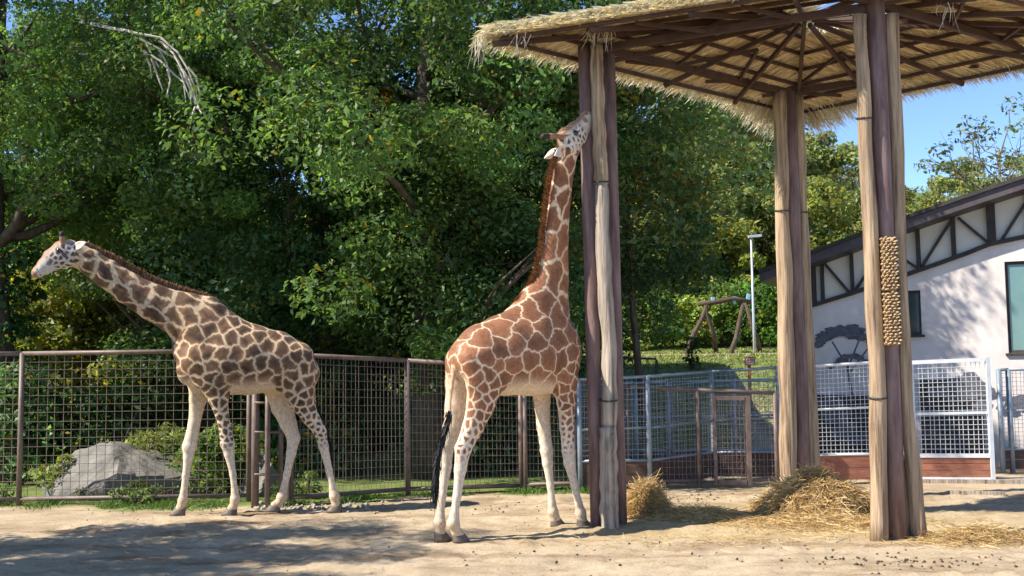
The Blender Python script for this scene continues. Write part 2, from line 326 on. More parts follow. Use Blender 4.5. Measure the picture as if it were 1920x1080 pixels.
# trees standing outside the view on the left, whose shade falls across the yard
tree('shade_tree', 'tall shade tree beside the yard, out of sight past the fence end', 'B', -10.4, 9.9, 1.0, .76)
tree('shade_tree', 'second shade tree beside the yard, nearer the visitors', 'B', -9.6, 6.2, 2.5, .72)
def shrub(name, label, x, y, sx, h, n, per, base, ln=.09, wd=.045, group=None, yellow=.05, z=None):
    root = thing(name, label, 'shrub', (x, y, float(ground_h(x, y)) if z is None else z), group)
    C = np.stack([rng.normal(size=n)*sx*.5, rng.normal(size=n)*sx*.4, h*(.12+.78*rng.random(n))], 1); C[:, :2] *= (1-.5*C[:, 2:]/h)
    v, f, c = leaf_cloud(C, rng.uniform(.14, .3, n)*max(.8, h), per, ln, wd, base, yellow=yellow); v[:, 2] = np.maximum(v[:, 2], .01)
    mk('foliage', v, f, 'leaf', root, col=c)
    mb = MB()
    for c_ in C[:8]: mb.tube([(0+rng.normal()*.08, rng.normal()*.08, -.05), c_*[.5, .5, .55], c_], [.02, .014, .006], 5)
    mb.build('stems', 'bark', root); return root
YG = (.2, .255, .07)
shrub('leafy_shrub', 'yellow green shrub at the left end of the grey boulder', *at(100, 880, 17.6)[:2], .4, .75, 12, 90, YG)
shrub('leafy_shrub', 'yellow green shrub rising behind the grey boulder', *at(310, 850, 18.4)[:2], 1.1, 1.15, 30, 90, YG)
shrub('leafy_shrub', 'bright shrub behind the forelegs of the walking giraffe', *at(415, 860, 17.6)[:2], .8, 1.2, 34, 100, (.11, .19, .045))
shrub('low_weed', 'low grey green weeds at the foot of the grey boulder', *at(270, 900, 16.75)[:2], .9, .35, 18, 70, (.1, .15, .06), ln=.06, wd=.03)
shrub('low_weed', 'small weed under the gate beside the hind leg of the walking giraffe', *at(575, 905, 16.75)[:2], .35, .4, 9, 60, (.12, .2, .05), ln=.07, wd=.03)
shrub('low_weed', 'tiny weed by the fence at the picture edge beyond the first post', *at(5, 910, 16.9)[:2], .3, .3, 8, 50, (.08, .17, .04), ln=.06, wd=.03)
for i, (px, Y, sx, h, b_) in enumerate([(1190, 36, 1.6, 1.5, YG), (1240, 36.5, 1.5, 2.1, (.1, .18, .04)), (1300, 37, 1.6, 1.9, YG), (1355, 37, 1.5, 2.3, (.09, .16, .04)), (1400, 37.2, 1.4, 2.0, (.06, .13, .035)), (1440, 36.5, 1.3, 2.4, (.08, .17, .035)), (1120, 36, 1.5, 1.8, (.08, .15, .035)), (1490, 37, 1.5, 2.6, YG), (1570, 37, 1.5, 2.6, (.1, .18, .04))]):
    x = (px-960)/2000*Y; shrub('bank_shrub', 'leafy shrub on the green bank behind the log swing', x, Y, sx, h, 40, 60, np.array(b_)*1.35, .16, .09, 'shrubs on the bank behind the swing')
x, y, _ = at(1297, 690, 24.9); shrub('sapling', 'small dark sapling standing alone on the lawn behind the grey pen', x, y, .14, .85, 9, 26, (.03, .07, .02), .1, .05)
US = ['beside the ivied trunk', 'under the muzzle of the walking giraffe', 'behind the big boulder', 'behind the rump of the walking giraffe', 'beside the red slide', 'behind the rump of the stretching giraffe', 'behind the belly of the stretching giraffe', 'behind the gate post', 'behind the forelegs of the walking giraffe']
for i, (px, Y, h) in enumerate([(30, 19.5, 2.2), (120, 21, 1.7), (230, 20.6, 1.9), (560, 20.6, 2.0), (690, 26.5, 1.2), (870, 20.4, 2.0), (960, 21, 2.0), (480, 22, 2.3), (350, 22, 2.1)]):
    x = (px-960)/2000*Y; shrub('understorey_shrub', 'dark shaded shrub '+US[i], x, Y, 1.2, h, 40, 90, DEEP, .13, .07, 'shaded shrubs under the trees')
# ivy round the foot of the first trunk
iv = np.stack([-9.6+.35*np.cos(np.arange(40)), 20.2+.35*np.sin(np.arange(40)), np.linspace(.2, 4.4, 40)], 1)
v, f, c = leaf_cloud(iv, np.full(40, .42), 90, .1, .09, (.03, .085, .025)); o = mk('ivy', v, f, 'leaf', col=c)
tag(o, 'glossy ivy climbing the bare dark trunk at the left end of the fence', 'ivy')
# orange autumn leaves on the dark tree
O_ = at(700, 200, 20.3); v, f, c = leaf_cloud(O_+rng.normal(size=(7, 3))*.22, np.full(7, .28), 60, .14, .09, (.42, .2, .02), yellow=.3)
tag(mk('autumn_foliage', v, f, 'leaf', col=c), 'clump of orange autumn leaves in the dark crown between the giraffes', 'leaves')
# bare dead branch
db = thing('dead_branch', 'bare pale dead branch drooping out of the tree above the walking giraffe', 'branch', at(205, 55, 17.3))
def DB(x, y, dy=0): return at(x, y, 17.3+dy)
mb = MB(); mb.tube([DB(150, 40, 1.6), DB(205, 52, .5), DB(250, 60)], [.035, .03, .024], 6); child(mb.build('stem', 'deadwood'), db)
for pts in [[(250, 60), (300, 72), (335, 100), (352, 130), (365, 165), (371, 195)], [(262, 72), (300, 92), (335, 115), (350, 150), (358, 175), (356, 195)], [(300, 75), (325, 100), (345, 140), (362, 180), (370, 205)],
            [(275, 78), (285, 105), (297, 125)], [(300, 92), (310, 118), (318, 140)], [(268, 96), (300, 115), (325, 140), (345, 155), (357, 190)], [(285, 110), (298, 150), (303, 170)], [(272, 98), (283, 125), (285, 145)],
            [(315, 130), (320, 150), (312, 180)], [(335, 120), (345, 150), (350, 190)], [(352, 128), (368, 145), (375, 170), (372, 190)], [(368, 190), (360, 215), (354, 240)], [(370, 195), (374, 205), (378, 213)], [(340, 130), (356, 152), (366, 178), (371, 205)]]:
    mb = MB(); k = len(pts); dd = np.cumsum(rng.normal(size=k)*.06)
    mb.tube([DB(x+rng.normal()*1.2, y+rng.normal()*1.2, d_) for (x, y), d_ in zip(pts, dd)], np.linspace(.021, .009, k), 5); child(mb.build('twig', 'deadwood'), db)

# ------------------------------------------------------------------ grass, stones, straw litter
n = 17000; x = rng.uniform(-9, 2.3, n); y = fence_y(x)+rng.normal(size=n)*.22-.12; keep = (np.sin(x*2.1)+.8*np.sin(x*5.3+1)+rng.normal(size=n)*.6 > -.1); x, y = x[keep], y[keep]
n = len(x); D = np.stack([rng.normal(size=n)*.04, rng.normal(size=n)*.04, rng.uniform(.03, .13, n)*(.6+.4*np.sin(x*7))], 1)
v, f, c = blades(np.stack([x, y, ground_h(x, y)-.01], 1), D, .012, np.array([.1, .17, .035])*(.5+.9*rng.random((n, 1)))*np.array([1, 1, 1]), .1, rng.normal(size=(n, 3))*.012)
tag(mk('grass_tufts', v, f, 'blade', col=c), 'short green grass along the foot of the mesh fence', 'grass', kind='stuff')
n = 20000; x = rng.uniform(2.2, 9, n); y = rng.uniform(25, 36, n); keep = abs(y-31.8-.05*x) > .8; x, y = x[keep], y[keep]; n = len(x)
D = np.stack([rng.normal(size=n)*.05, rng.normal(size=n)*.05, rng.uniform(.03, .1, n)], 1)
v, f, c = blades(np.stack([x, y, ground_h(x, y)-.01], 1), D, .03, np.array([.24, .27, .085])*(.6+.8*rng.random((n, 1))), .1)
tag(mk('lawn_grass', v, f, 'blade', col=c), 'sunlit lawn grass on the bank behind the grey pen', 'grass', kind='stuff')
def pebbles(name, pts, r0, r1, m, label, cat):
    k = len(pts); ico = np.array([(1, 0, 0), (-1, 0, 0), (0, 1, 0), (0, -1, 0), (0, 0, .8), (0, 0, -.8)]); fc = np.array([(0, 2, 4), (2, 1, 4), (1, 3, 4), (3, 0, 4), (2, 0, 5), (1, 2, 5), (3, 1, 5), (0, 3, 5)])
    r = rng.uniform(r0, r1, k); vv = pts[:, None]+ico[None]*r[:, None, None]*(.6+.7*rng.random((k, 6, 1)))
    vv[:, :, 2] += (r*.3)[:, None]
    tag(mk(name, vv.reshape(-1, 3), (fc[None]+np.arange(k)[:, None, None]*6).reshape(-1, 3), m), label, cat, kind='stuff')
def gp(x, y): return np.stack([x, y, ground_h(x, y)], 1)
n = 420; pebbles('pebbles', gp(rng.uniform(-6, 7, n), 9.3+7*rng.random(n)**.8), .006, .02, 'stone', 'small stones scattered over the sandy yard', 'pebbles')
n = 190; q = np.array([G(1710+rng.normal()*110, 1056+rng.normal()*7)[:2] for _ in range(90)]+[G(1290+rng.normal()*50, 938+rng.normal()*4)[:2] for _ in range(40)]+[G(930+rng.normal()*70, 955+rng.normal()*7)[:2] for _ in range(25)]+[G(1300+rng.normal()*250, 1045+rng.normal()*15)[:2] for _ in range(35)])
pebbles('droppings', gp(q[:, 0], q[:, 1]), .012, .024, 'dung', 'dark droppings strewn over the sandy yard', 'droppings')
q = np.array([G(rng.uniform(478, 720), 951+rng.normal()*4)[:2] for _ in range(110)]); pebbles('gate_stones', gp(q[:, 0], q[:, 1]), .02, .05, 'stone', 'pale rubble stones at the foot of the gate post', 'stones')
def straw_cols(n): return np.array([.54, .385, .185])*(.55+.75*rng.random((n, 1)))*np.stack([np.ones(n), .93+.12*rng.random(n), .8+.4*rng.random(n)], 1)
def litter(cx, cy, sx, sy, n, hmax, name, label):
    x = cx+rng.normal(size=n)*sx; y = cy+rng.normal(size=n)*sy
    e = np.exp(-(((x-cx)/sx)**2+((y-cy)/sy)**2)*.5); z = ground_h(x, y)+.006+hmax*e*rng.random(n)
    a = rng.uniform(0, 2*math.pi, n); l = rng.uniform(.05, .24, n); D = np.stack([np.cos(a)*l, np.sin(a)*l, rng.normal(size=n)*l*(.05+.25*e)], 1)
    v, f, c = blades(np.stack([x, y, z], 1), D, .0065, straw_cols(n), .6, rng.normal(size=(n, 3))*.015)
    v[:, 2] = np.maximum(v[:, 2], ground_h(v[:, 0], v[:, 1])+.004)
    return tag(mk(name, v, f, 'hay', col=c), label, 'straw', kind='stuff')
a_ = G(1300, 975); litter(a_[0], a_[1], .45, .24, 2600, .13, 'straw_litter', 'loose straw trailing from the hay beside the twin pipe pillar')
a_ = G(1540, 985); litter(a_[0], a_[1], .6, .3, 3800, .10, 'straw_litter', 'loose straw spread in front of the big hay heap')
a_ = G(1840, 1012); litter(a_[0], a_[1], .36, .19, 2600, .17, 'straw_litter', 'loose straw drift right of the brush pillar')
a_ = G(1400, 1015); litter(a_[0], a_[1], 1.3, .28, 500, .01, 'straw_litter', 'thin straw trampled over the sand in front of the pillars')
def hay_pile(name, label, cx, cy, rx, ry, h, n):
    root = thing(name, label, 'hay', (cx, cy, float(ground_h(cx, cy))))
    a = np.linspace(0, 2*math.pi, 25)[:-1]; tt = np.linspace(0, 1, 8)
    vv = []
    for t_ in tt:
        k = (1-t_**1.5)**.7; rr = k*(1+.16*np.sin(a*3+t_*4)+.08*np.sin(a*7))
        vv.append(np.stack([rx*.86*rr*np.cos(a), ry*.86*rr*np.sin(a), np.full(24, h*.82*t_-.03)+.03*np.sin(a*5+t_*9)], 1))
    vv = np.concatenate(vv); f = [(i*24+j, i*24+(j+1) % 24, (i+1)*24+(j+1) % 24, (i+1)*24+j) for i in range(7) for j in range(24)]
    mk('core', vv, f, 'haycore', root, True)
    t_ = rng.random(n)**.9; a = rng.uniform(0, 2*math.pi, n); k = (1-t_**1.5)**.7*(.8+.35*rng.random(n))*(1+.16*np.sin(a*3+t_*4)+.1*np.sin(a*5+2))
    P = np.stack([rx*k*np.cos(a), ry*k*np.sin(a), h*t_*(.85+.25*rng.random(n))+.01], 1)
    b_ = rng.uniform(0, 2*math.pi, n); l = rng.uniform(.15, .5, n)
    D = np.stack([np.cos(b_)*l, np.sin(b_)*l, l*(rng.normal(size=n)*.32-.35*np.cos(b_-a))], 1)
    v, f, c = blades(P-D*.5, D, .0075, straw_cols(n), .5, rng.normal(size=(n, 3))*.045); v[:, 2] = np.maximum(v[:, 2], .004)
    stuff(mk('straws', v, f, 'hay', root, col=c)); return root
a_ = G(1528, 968); hay_pile('hay_heap', 'big golden hay heap round the foot of the middle pillar', a_[0], a_[1], .64, .46, .46, 15000)
a_ = G(1212, 972); hay_pile('hay_bundle', 'smaller dull hay bundle leaning beside the twin pipe pillar', a_[0], a_[1], .2, .18, .36, 4200)

# ------------------------------------------------------------------ boulders
def boulder(name, label, cx, cy, sx, sy, sz, seed, cut):
    r = np.random.default_rng(seed); bmv = []; nu, nv = 40, 24
    u = np.linspace(0, 2*math.pi, nu+1)[:-1]; w = np.linspace(-.35, math.pi/2, nv)
    U, W = np.meshgrid(u, w); d = np.stack([np.cos(U)*np.cos(W), np.sin(U)*np.cos(W), np.sin(W)], -1).reshape(-1, 3)
    nrm = unit(np.concatenate([r.normal(size=(13, 3)), np.array(cut, float)])); off = np.concatenate([r.uniform(.84, .99, 13), np.full(len(cut), .68)])
    dots = d@nrm.T; rad = np.min(np.where(dots > .05, off/np.maximum(dots, .05), 9), 1).clip(0, 1.25)
    rad *= 1+.02*np.sin(d[:, 0]*17+d[:, 2]*9)+.015*np.sin(d[:, 1]*23+d[:, 0]*11)+.003*r.normal(size=len(d))
    v = d*rad[:, None]*np.array([sx, sy, sz])
    f = [(i*nu+j, i*nu+(j+1) % nu, (i+1)*nu+(j+1) % nu, (i+1)*nu+j) for i in range(nv-1) for j in range(nu)]+[tuple((nv-1)*nu+j for j in range(nu))]
    o = mk(name, v, f, 'rock'); o.location = (cx, cy, float(ground_h(cx, cy))); return tag(o, label, 'boulder')
a_ = at(232, 905, 17.6); boulder('boulder', 'big pale grey boulder lying behind the mesh fence among shrubs', a_[0]-.05, a_[1], 1.3, .75, .9, 11, [(-.5, -.5, .75), (.45, -.25, .85), (.75, -.8, -.1)])
a_ = at(490, 900, 17.5); boulder('boulder', 'smaller grey boulder partly hidden by the gate post', a_[0], a_[1], .34, .4, .58, 15, [(-.4, -.6, .6)])

# ------------------------------------------------------------------ fences
def wire_panel(a, b, z0a, z1a, z0b, z1b, sx, sz, r):
    a = np.array(a, float); b = np.array(b, float); mb = MB(); Ln = np.linalg.norm(b-a); n = max(2, int(round(Ln/sx))); m_ = max(2, int(round((z1a-z0a)/sz)))
    for i in range(1, n):
        t_ = i/n; p = a+(b-a)*t_; j = rng.normal()*.006; mb.bar((p[0]+j, p[1], z0a+(z0b-z0a)*t_), (p[0]+j+rng.normal()*.006, p[1], z1a+(z1b-z1a)*t_), r)
    for i in range(1, m_):
        t_ = i/m_; j = rng.normal()*.004; k = r*.9; d = np.array([0, -k])
        mb.bar((a[0], a[1]-k, z0a+(z1a-z0a)*t_+j), (b[0], b[1]-k, z0b+(z1b-z0b)*t_+j), r)
    return mb
def top_z(px, py, P):  # height of a pixel on the vertical through ground point P
    d = ray(px, py); return CAM_H+d[2]*(P[1]/d[1])
def fence(name, label, posts, sx, sz, pr=.035, rr=.03, wr=.008, gap=.1, rail='rail', wire='wire', cat='fence', mid=None, base_board=None):
    """posts: (ground x, ground y, top z)"""
    root = thing(name, label, cat, (posts[0][0], posts[0][1], 0))
    for x, y, z in posts:
        g = float(ground_h(x, y)); mb = MB(); mb.tube([(x, y, g-.2), (x, y, z+.01)], pr, 10); child(mb.build('post', rail, None, True), root)
    for (xa, ya, za), (xb, yb, zb) in zip(posts, posts[1:]):
        ga, gb = float(ground_h(xa, ya)), float(ground_h(xb, yb)); A, B = np.array([xa, ya-.0]), np.array([xb, yb])
        mb = MB(); mb.tube([(xa, ya, za), (xb, yb, zb)], rr, 8); child(mb.build('top_rail', rail, None, True), root)
        bb = base_board or 0
        mb = MB(); mb.tube([(xa, ya, ga+gap+bb), (xb, yb, gb+gap+bb)], rr*.95, 8); child(mb.build('bottom_rail', rail, None, True), root)
        if mid: mb = MB(); mb.tube([(xa, ya, ga+(za-ga)*mid), (xb, yb, gb+(zb-gb)*mid)], rr*.8, 8); child(mb.build('middle_rail', rail, None, True), root)
        if base_board:
            k = 2; hb = (base_board-.02)/k
            for i in range(k):
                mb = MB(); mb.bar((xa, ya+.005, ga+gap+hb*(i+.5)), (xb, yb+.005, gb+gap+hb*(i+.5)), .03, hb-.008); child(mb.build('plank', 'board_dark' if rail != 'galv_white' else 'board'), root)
        child(stuff(wire_panel(A, B, ga+gap+bb, za, gb+gap+bb, zb, sx, sz, wr).build('wire_mesh', wire)), root)
    return root
def post_at(px, by, ty):
    P = G(px, by); return (P[0], P[1], top_z(px, ty, P))
L0 = G(-120, 950); Lz = top_z(-120, 664, L0)
fence('mesh_fence', 'brown square mesh fence behind the walking giraffe, in front of the boulder', [(L0[0], L0[1], Lz), post_at(35, 949, 663), post_at(466, 941, 657)], .128, .128, .04, .034, .0075)
gp_ = thing('gate_post', 'thick brown gate post with ladder rungs behind the walking giraffe', 'gate post', G(478, 951))
for px, r_, by in [(478, .058, 951), (501, .04, 951), (526, .036, 948)]:
    P = G(px, by); mb = MB(); mb.tube([(P[0], P[1], -.2), (P[0], P[1], top_z(px, 661, P))], r_, 12); child(mb.build('post', 'rail', None, True), gp_)
for yy in (700, 755, 810, 889):
    mb = MB(); a_, b_ = G(478, 951), G(528, 948); mb.tube([(a_[0], a_[1]-.06, top_z(478, yy, a_)), (b_[0], b_[1]-.05, top_z(528, yy, b_))], .02, 8); child(mb.build('rung', 'rail', None, True), gp_)
fence('mesh_fence', 'brown fine mesh fence between the two giraffes', [post_at(545, 945, 665), post_at(765, 929, 676), post_at(978, 921, 689)], .068, .128, .045, .036, .0065)
fence('mesh_fence', 'brown low mesh fence running behind the pillars in front of the grey pen', [post_at(986, 922, 700), post_at(1180, 917, 725), post_at(1312, 915, 731), post_at(1458, 914, 737)], .068, .11, .036, .033, .006, gap=.12)
dg = thing('wire_door', 'brown framed wire door in the low mesh fence before the grey pen', 'door', G(1372, 915))
pa, pb = G(1342, 915.5), G(1405, 915); za, zb = top_z(1342, 742, pa), top_z(1405, 742, pb)
for nm, a_, b_, w in [('stile', (pa[0], pa[1]-.05, .06), (pa[0], pa[1]-.05, za), .05), ('stile', (pb[0], pb[1]-.05, .06), (pb[0], pb[1]-.05, zb), .07), ('top_frame', (pa[0]+.036, pa[1]-.05, za-.036), (pb[0]-.051, pb[1]-.05, zb-.036), .07), ('bottom_frame', (pa[0]+.036, pa[1]-.05, .1), (pb[0]-.051, pb[1]-.05, .1), .07)]:
    mb = MB(); mb.bar(a_, b_, w, w); child(mb.build(nm, 'rail'), dg)
child(stuff(wire_panel((pa[0], pa[1]-.05), (pb[0], pb[1]-.05), .12, za-.05, .12, zb-.05, .07, .1, .006).build('wire_mesh', 'wire')), dg)
def gal_post(px, Y, ty): P = at(px, ty, Y); return (P[0], P[1], P[2])
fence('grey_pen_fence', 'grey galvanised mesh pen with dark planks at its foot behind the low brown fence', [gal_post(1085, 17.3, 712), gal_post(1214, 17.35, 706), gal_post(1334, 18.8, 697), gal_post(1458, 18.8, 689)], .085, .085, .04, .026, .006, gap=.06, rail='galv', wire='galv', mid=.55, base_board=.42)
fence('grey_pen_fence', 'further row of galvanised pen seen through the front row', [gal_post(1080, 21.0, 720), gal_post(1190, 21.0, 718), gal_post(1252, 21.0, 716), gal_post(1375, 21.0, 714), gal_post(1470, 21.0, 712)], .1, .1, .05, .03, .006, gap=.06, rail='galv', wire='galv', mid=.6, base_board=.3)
fence('mesh_pen_fence', 'galvanised mesh panel with red planks between the middle and brush pillars', [gal_post(1520, 17.9, 687), gal_post(1700, 17.95, 676)], .075, .075, .035, .026, .006, gap=.07, rail='galv_white', wire='galv_white', mid=.63, base_board=.42)
def framed_panel(name, label, x0, x1, by0, by1, ty0, ty1, dY=0, cat='gate'):
    A, B = G(x0, by0), G(x1, by1); A[1] += dY; B[1] += dY; root = thing(name, label, cat, (A[0], A[1], 0))
    z0 = .03; zA, zB = top_z(x0, ty0, A), top_z(x1, ty1, B); w = .065
    d = unit(B[:2]-A[:2])
    def p(t_, z): q = A[:2]+(B[:2]-A[:2])*t_; return (q[0], q[1], z)
    def put(nm, a, b, m='galv_white', ww=w, hh=None):
        mb = MB(); mb.bar(a, b, ww, hh); return child(mb.build(nm, m), root)
    put('frame_stile', p(0, z0), p(0, zA)); put('frame_stile', p(1, z0), p(1, zB))
    e = w/2/np.linalg.norm(B[:2]-A[:2])+.001
    put('frame_rail', p(e, zA-w/2), p(1-e, zB-w/2)); put('frame_rail', p(e, z0+w/2), p(1-e, z0+w/2)); put('frame_rail', p(e, z0+.42), p(1-e, z0+.42)); put('frame_rail', p(e, .56*zA), p(1-e, .56*zB), ww=.045)
    for k in range(3): put('plank', p(e, z0+.07+.112*k+.05), p(1-e, z0+.07+.112*k+.05), 'board', .03, .104)
    q0, q1 = p(e, 0), p(1-e, 0)
    child(stuff(wire_panel(q0[:2], q1[:2], z0+.45, zA-w, z0+.45, zB-w, .078, .078, .0075).build('wire_mesh', 'galv_white')), root)
    return root
framed_panel('pen_gate', 'pale framed mesh gate with red planks standing open by the house', 1717, 1862, 905, 906, 676, 670)
P = G(1704, 906); mb = MB(); mb.tube([(P[0], P[1]+.05, -.2), (P[0], P[1]+.05, top_z(1704, 672, P))], .05, 12)
tag(mb.build('pen_gate_post', 'galv_white', None, True), 'round pale steel post on which the open mesh gate hangs', 'post')
fence('mesh_pen_fence', 'galvanised mesh panel with planks right of the open gate before the house', [gal_post(1872, 19.4, 693), gal_post(1890, 19.45, 693), gal_post(2080, 19.6, 688)], .075, .075, .045, .03, .006, gap=.07, rail='galv', wire='galv', mid=.6, base_board=.36)
a_, b_ = G(1700, 906), G(1990, 909); mb = MB(); mb.bar((a_[0], a_[1]+.3, .02), (b_[0], b_[1]+.3, .02), .5, .09); tag(mb.build('sill_plank', 'log_grey'), 'low wooden sill lying under the open mesh gate', 'plank')
a_, b_ = G(1782, 929), G(1885, 931); mb = MB(); mb.bar((a_[0], a_[1], .035), (b_[0], b_[1], .03), .09, .08); tag(mb.build('timber_offcut', 'log_grey'), 'short weathered timber lying on the sand before the open gate', 'timber')

# ------------------------------------------------------------------ house
HY = 0.0; H_ANG = math.radians(27)
HO = np.array([*at(1519, 700, 22.3)[:2], 0]); HE = np.array([math.cos(H_ANG), -math.sin(H_ANG), 0]); HN = np.array([math.sin(H_ANG), math.cos(H_ANG), 0])
house = thing('stable_house', 'cream plastered house with dark roof and half timbered gable band', 'house', HO); house.rotation_euler.z = -H_ANG
def hp(px, py, dY=0):
    P = on_plane(px, py, HO+dY*HN, HN); return np.array([(P-HO)@HE, dY, P[2]])
def hchild(o, r_): o.parent = r_; return o
def poly_z(pts, x): 
    q = np.array([hp(*p) for p in pts]); return np.interp(x, q[:, 0], q[:, 2])
LOW = [(1519, 574), (1600, 549), (1690, 518), (1760, 494), (1810, 476), (1855, 458), (1925, 443), (2150, 425)]
TOP = [(1519, 505), (1600, 474), (1690, 440), (1800, 398), (1925, 352), (2150, 275)]
x0 = hp(1519, 700)[0]; x3 = hp(2140, 700)[0]
w1 = (hp(1668, 600)[0], hp(1728, 600)[0], hp(1700, 628)[2], hp(1700, 545)[2]); w2 = (hp(1888, 600)[0], hp(1975, 600)[0], hp(1900, 662)[2], hp(1900, 490)[2])
brk = sorted(set([x0, w1[0], w1[1], w2[0], w2[1], x3]+[hp(p[0], 600)[0] for p in LOW if x0 < hp(p[0], 600)[0] < x3])); mb = MB()
for xa, xb in zip(brk, brk[1:]):
    xm = (xa+xb)/2; za, zb = poly_z(LOW, xa), poly_z(LOW, xb); segs = [(-.2, None)]
    win = w1 if w1[0] < xm < w1[1] else (w2 if w2[0] < xm < w2[1] else None)
    def col(lo, ha, hb, y0=HY, y1=HY+.3):
        mb.add([(xa, y0, lo), (xb, y0, lo), (xb, y1, lo), (xa, y1, lo), (xa, y0, ha), (xb, y0, hb), (xb, y1, hb), (xa, y1, ha)], [(0, 3, 2, 1), (4, 5, 6, 7), (0, 1, 5, 4), (2, 3, 7, 6)])
    if win: col(-.2, win[2], win[2]); col(win[3], za, zb)
    else: col(-.2, za, zb)
mb.box((x0, HY, -.2), (x0+.02, HY+.3, poly_z(LOW, x0)))
for wx in (w1, w2):
    for x_ in wx[:2]: mb.box((x_-.004, HY+.002, wx[2]), (x_+.004, HY+.3, wx[3]))
hchild(mb.build('wall', 'plaster'), house)
for (xa, xb, z0, z1), g_ in ((w1, 'glass'), (w2, 'glass_green')):
    fr = MB(); t_ = .055; y_ = HY+.05
    fr.box((xa, y_, z0), (xa+t_, y_+.07, z1)); fr.box((xb-t_, y_, z0), (xb, y_+.07, z1)); fr.box((xa+t_, y_, z1-t_), (xb-t_, y_+.07, z1)); fr.box((xa+t_, y_, z0), (xb-t_, y_+.07, z0+t_))
    w_ = hchild(fr.build('window', 'timber'), house)
    pn = MB(); pn.box((xa+t_, y_+.03, z0+t_), (xb-t_, y_+.045, z1-t_)); pn = pn.build('pane', g_); pn.parent = w_
    sl = MB(); sl.box((xa-.05, HY-.06, z0-.05), (xb+.05, HY+.04, z0-.002)); sl = sl.build('sill', 'timber'); sl.parent = w_
mb = MB(); pts = [hp(*p) for p in LOW]; pt2 = [hp(*p) for p in TOP]
xsb = np.linspace(x0+.02, x3, 14); lo = poly_z(LOW, xsb); hi = poly_z(TOP, xsb)+.25
for i in range(13):
    mb.add([(xsb[i], HY+.05, lo[i]), (xsb[i+1], HY+.05, lo[i+1]), (xsb[i+1], HY+.05, hi[i+1]), (xsb[i], HY+.05, hi[i])], [(0, 1, 2, 3)])
hchild(mb.build('gable_panel', 'panel'), house)
mb = MB()
mb.bar((x0+.12, HY+.31, 1.7), (x0+.12, HY+4.3, 1.7), .2, 3.6); hchild(mb.build('side_wall', 'plaster'), house)
def timber(nm, p0, p1, w, dY=-.02, d=.1):
    mb = MB(); a, b = hp(*p0, dY), hp(*p1, dY); mb.bar(a, b, d, w, up=(0, .0001, 1) if abs(p0[0]-p1[0]) > 3 else (1, 0, 0)); 
    return hchild(mb.build(nm, 'timber'), house)
for p, q in zip(LOW, LOW[1:]): timber('sill_beam', p, q, .08, -.03, .12)
def vert(px, w):
    x_ = hp(px, 500)[0]; mb = MB(); mb.box((x_-w/2, HY-.06, poly_z(LOW, x_)), (x_+w/2, HY+.045, poly_z(TOP, x_)+.15)); hchild(mb.build('stud', 'timber'), house)
for px, w in [(1524, .1), (1541, .065), (1597, .065), (1660, .075), (1723, .075), (1790, .085), (1862, .16), (1935, .12), (2010, .12)]: vert(px, w)
for p, q in [((1546, 494), (1592, 548)), ((1602, 546), (1655, 470)), ((1664, 465), (1719, 502)), ((1729, 499), (1784, 412)), ((1796, 408), (1855, 457)), ((1878, 450), (1928, 372)), ((1942, 360), (2005, 425))]: timber('brace', p, q, .052, -.015, .07)
RT = [(1424, 508), (1557, 458), (1690, 409), (1800, 370), (1925, 328), (2160, 250)]
mb = MB(); q = [hp(px, py, -.65) for px, py in RT]; th = .24
for a, b in zip(q, q[1:]):
    v = []
    for p in (a, b):
        for dy in (0, 5.0): v += [(p[0], p[1]+dy, p[2]), (p[0], p[1]+dy, p[2]-th)]
    mb.add(v, [(0, 4, 6, 2), (1, 3, 7, 5), (0, 1, 5, 4), (2, 6, 7, 3)])
a, b = q[0], q[-1]; mb.add([a, (a[0], a[1]+5, a[2]), (a[0], a[1]+5, a[2]-th), (a[0], a[1], a[2]-th)], [(0, 1, 2, 3)])
rf = hchild(mb.build('roof', 'roof'), house)
mb = MB()
for a, b in zip(q, q[1:]): mb.bar((a[0], a[1]-.03, a[2]-.02), (b[0], b[1]-.03, b[2]-.02), .06, .07)
g_ = mb.build('roof_edge', 'timber'); g_.parent = rf
# painted acacia silhouettes on the wall
_bl = [0]
def blob(mb, cx, cy, rx, ry, n=26):
    _bl[0] += 1; o_ = -.004-.0004*_bl[0]
    a = np.linspace(0, 2*math.pi, n+1)[:-1]; k = 1+.16*rng.normal(size=n); c = [hp(cx+rx*kk*math.cos(t_), cy+ry*kk*math.sin(t_), o_) for t_, kk in zip(a, k)]
    m_ = hp(cx, cy, o_); v = [m_]+c; mb.add(v, [(0, 1+(i+1) % n, 1+i) for i in range(n)])
mb = MB()
for s_ in range(90): xx = rng.uniform(-58, 58); blob(mb, 1585+xx, 628+rng.normal()*5+.008*xx*xx-8, 9, 4.5, 12)
for s_ in range(30): xx = rng.normal()*18; blob(mb, 1598+xx, 670+rng.normal()*2.5+.012*xx*xx-2, 7, 3.2, 12)
for p, q_, w in [((1600, 760), (1590, 690), 5), ((1590, 690), (1560, 640), 3), ((1590, 690), (1610, 640), 3), ((1592, 700), (1630, 650), 3)]:
    a, b = hp(*p, -.004), hp(*q_, -.004); mb.bar(a, b, .004, w*.011*1.0, up=(1, 0, .001))
stuff(hchild(mb.build('mural', 'mural'), house))
mb = MB()
for s_ in range(18): blob(mb, 1800+rng.normal()*42, 735+rng.normal()*14, 16, 10, 12)
for s_ in range(12): blob(mb, 1570+rng.normal()*30, 790+rng.normal()*22, 16, 12, 12)
for s_ in range(12): blob(mb, 1905+rng.normal()*20, 752+rng.normal()*8, 11, 7, 12)
stuff(hchild(mb.build('mural', 'mural'), house))
